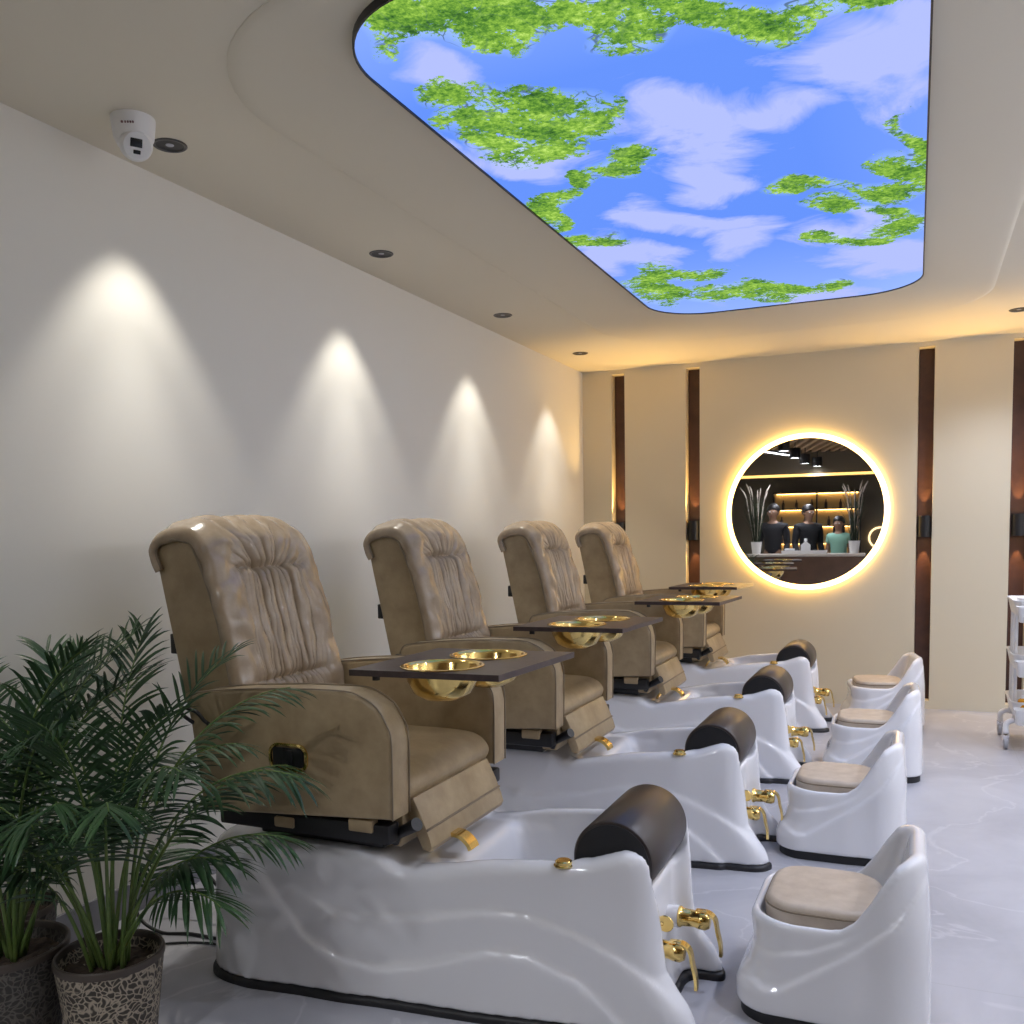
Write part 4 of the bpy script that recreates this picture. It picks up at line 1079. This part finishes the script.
# ------------------------------------------------------------------ people behind the counter (seen in the mirror)
def skin_mesh(name, verts, edges, radii, m, parent, sub=2, root=0):
    me = bpy.data.meshes.new(name); me.from_pydata(verts, edges, []); me.update()
    o = bpy.data.objects.new(name, me); COL.objects.link(o); o.parent = parent
    md = o.modifiers.new('skin', 'SKIN'); md.use_smooth_shade = True
    for i, r in enumerate(radii):
        r = r if isinstance(r, tuple) else (r, r)
        me.skin_vertices[0].data[i].radius = r
        me.skin_vertices[0].data[i].use_root = (i == root)
    s = o.modifiers.new('sub', 'SUBSURF'); s.levels = sub; s.render_levels = sub
    me.materials.append(m); return o
def person(loc, h, hair, top_m, trousers_m, label, turn=0, female=False, nod=0, glasses=False):
    k = h/1.75; root = empty('person', (loc[0], loc[1], 0), turn)
    skin = mat('skin_tone', (.26, .145, .09), .6)
    V = []; E = []; R = []
    def add(p, r, parent=None):
        V.append((p[0]*k, p[1]*k, p[2]*k)); R.append(tuple(q*k for q in r) if isinstance(r, tuple) else r*k)
        if parent is not None: E.append((parent, len(V)-1))
        return len(V)-1
    sh = .165 if female else .19
    pelvis = add((0, 0, .94), (.15, .105)); waist = add((0, 0, 1.10), (.125, .09), pelvis); chest = add((0, -.01, 1.30), (.15, .105), waist)
    ub = add((0, -.01, 1.41), (.12, .08), chest); neck = add((0, 0, 1.49), .050, ub); skull = add((0, .014, 1.575), (.070, .080), neck)
    head = add((0, .02, 1.63), (.092, .108), skull); crown = add((0, .005, 1.685), (.078, .095), head)
    for s in (-1, 1):
        a = add((s*sh, -.01, 1.40), .055, ub); e = add((s*(sh+.035), -.03, 1.12), .042, a); w = add((s*(sh+.02), .12, .90), .028, e)
        palm_ = add((s*(sh+.017), .155, .835), (.034, .020), w)
        for q, L in ((-.028, .075), (-.009, .085), (.010, .080), (.028, .062)):
            f1 = add((s*(sh+.015), .168+q, .800), .0095, palm_); f2 = add((s*(sh+.008), .176+q, .800-L*.5), .0085, f1); add((s*(sh-.004), .176+q, .800-L*.85), .007, f2)
        t1 = add((s*(sh-.005), .185, .835), .011, palm_); add((s*(sh-.016), .200, .800), .009, t1)
        hp = add((s*.09, 0, .88), .088, pelvis); kn = add((s*.10, .01, .49), .056, hp); an = add((s*.10, -.02, .09), .038, kn)
        hl = add((s*.10, .03, .045), (.036, .03), an); add((s*.105, .15, .03), (.036, .022), hl)
    body = skin_mesh('body', V, E, R, skin, root)
    # face: eyes, nose, mouth, ears
    def ell(bm, c, r, n=12):
        M = Matrix.Translation(Vector(c)*k) @ Matrix.Diagonal((r[0]*k, r[1]*k, r[2]*k, 1))
        bmesh.ops.create_uvsphere(bm, u_segments=n, v_segments=max(6, n//2+2), radius=1, matrix=M)
    for s in (-1, 1):
        bm = bmesh.new(); ell(bm, (s*.031, .104, 1.640), (.014, .009, .008)); obj('eye', bm, mat('eye_white', (.6, .6, .6), .2), root)
        bm = bmesh.new(); ell(bm, (s*.084, .012, 1.625), (.012, .022, .034)); obj('ear', bm, skin, root)
    bm = bmesh.new(); ell(bm, (0, .118, 1.615), (.013, .020, .024)); obj('nose', bm, skin, root)
    bm = bmesh.new(); ell(bm, (0, .100, 1.572), (.026, .010, .008)); obj('mouth', bm, mat('lips', (.30, .10, .08), .4), root)
    # hair
    hm = mat('black_hair', (.012, .010, .010), .45); bm = bmesh.new(); ell(bm, (0, -.016, 1.672), (.106, .114, .108), 28)
    for v in list(bm.verts):
        n_ = mnoise.noise(v.co*22)*.008; v.co += v.co.normalized()*n_
        if v.co.y > .030*k and v.co.z < 1.672*k: v.co.y = .030*k
    if female:
        ell(bm, (0, -.055, 1.56), (.095, .050, .17), 24)
        for s in (-1, 1): ell(bm, (s*.080, -.008, 1.53), (.026, .045, .13), 14)
    obj('hair', bm, hm, root)
    if glasses:
        bm = bmesh.new()
        for s in (-1, 1):
            ring = [((s*.032+.024*math.cos(a))*k, .126*k, (1.64+.018*math.sin(a))*k) for a in [2*PI*i/16 for i in range(17)]]
            add_tube(bm, ring, .0022, 6, caps=False); add_tube(bm, [(s*.056*k, .126*k, 1.642*k), (s*.08*k, .02*k, 1.645*k)], .002, 6)
        add_tube(bm, [(-.008*k, .126*k, 1.642*k), (.008*k, .126*k, 1.642*k)], .002, 6)
        obj('glasses', bm, M_BLACK, root)
    # shirt and trousers a little outside the body
    V2 = []; E2 = []; R2 = []
    def add2(p, r, parent=None):
        V2.append(tuple(q*k for q in p)); R2.append(tuple(q*k for q in r) if isinstance(r, tuple) else r*k)
        if parent is not None: E2.append((parent, len(V2)-1))
        return len(V2)-1
    a0 = add2((0, 0, .90), (.170, .125)); a1 = add2((0, 0, 1.10), (.145, .108), a0); a2 = add2((0, -.01, 1.30), (.168, .122), a1); a3 = add2((0, -.01, 1.42), (.15, .104), a2); add2((0, 0, 1.49), .092, a3)
    for s in (-1, 1):
        b0 = add2((s*sh, -.01, 1.40), .070, a3); b1 = add2((s*(sh+.02), -.02, 1.26), .062, b0)
        if not female: b2 = add2((s*(sh+.035), -.03, 1.12), .054, b1); add2((s*(sh+.023), .09, .94), .040, b2)
    skin_mesh('shirt', V2, E2, R2, top_m, root)
    V2.clear(); E2.clear(); R2.clear()
    a0 = add2((0, 0, .93), (.165, .12))
    for s in (-1, 1):
        hp = add2((s*.09, 0, .86), .102, a0); kn = add2((s*.10, .01, .49), .070, hp); add2((s*.10, -.01, .10), .056, kn)
    skin_mesh('trousers', V2, E2, R2, trousers_m, root)
    for s in (-1, 1):
        bm = bmesh.new(); add_box(bm, (s*.105-.045)*k, (s*.105+.045)*k, -.06*k, .20*k, 0, .07*k, .02, 3); obj('shoe', bm, M_BLACK, root, auto=60)
    tag(root, label, 'person'); return root
BK = mat('black_cloth', (.012, .012, .015), .9); DN = mat('dark_denim', (.02, .025, .04), .9)
person((-1.62, -.90), 1.76, 'short', BK, DN, 'person in a black shirt looking down, left in the mirror', turn=.15)
person((-1.07, -1.02), 1.74, 'short', BK, DN, 'person with glasses in a black shirt, centre of the mirror', turn=-.5, glasses=True)
person((-.60, -.84), 1.54, 'long', mat('mint_cloth', (.22, .42, .33), .9), DN, 'person with long dark hair in a mint green top, right in the mirror', turn=.2, female=True)

# ------------------------------------------------------------------ world, camera, colour
w = bpy.data.worlds.new('world'); SC.world = w; w.use_nodes = True
w.node_tree.nodes['Background'].inputs['Color'].default_value = (.55, .65, .9, 1)
w.node_tree.nodes['Background'].inputs['Strength'].default_value = .3

cam = bpy.data.cameras.new('camera'); co = bpy.data.objects.new('camera', cam); COL.objects.link(co)
r_ = Vector((0.91557073, 0.4017862, -0.01726518)); u_ = Vector((-0.01556392, 0.07830022, 0.99680833)); f_ = Vector((-0.4018557, 0.91237981, -0.07794276))
Mc = Matrix((( r_.x, u_.x, -f_.x, 0), (r_.y, u_.y, -f_.y, 0), (r_.z, u_.z, -f_.z, 1.35), (0, 0, 0, 1)))
co.matrix_world = Mc
cam.sensor_width = 36; cam.sensor_fit = 'HORIZONTAL'; cam.lens = 915.0898/1024*36
cam.shift_y = (606.4009-512)/1024; cam.clip_start = .05
SC.camera = co
SC.view_settings.view_transform = 'Standard'; SC.view_settings.look = 'None'
SC.view_settings.exposure = EXPOSURE; SC.view_settings.gamma = 1; SC.view_settings.use_curve_mapping = False
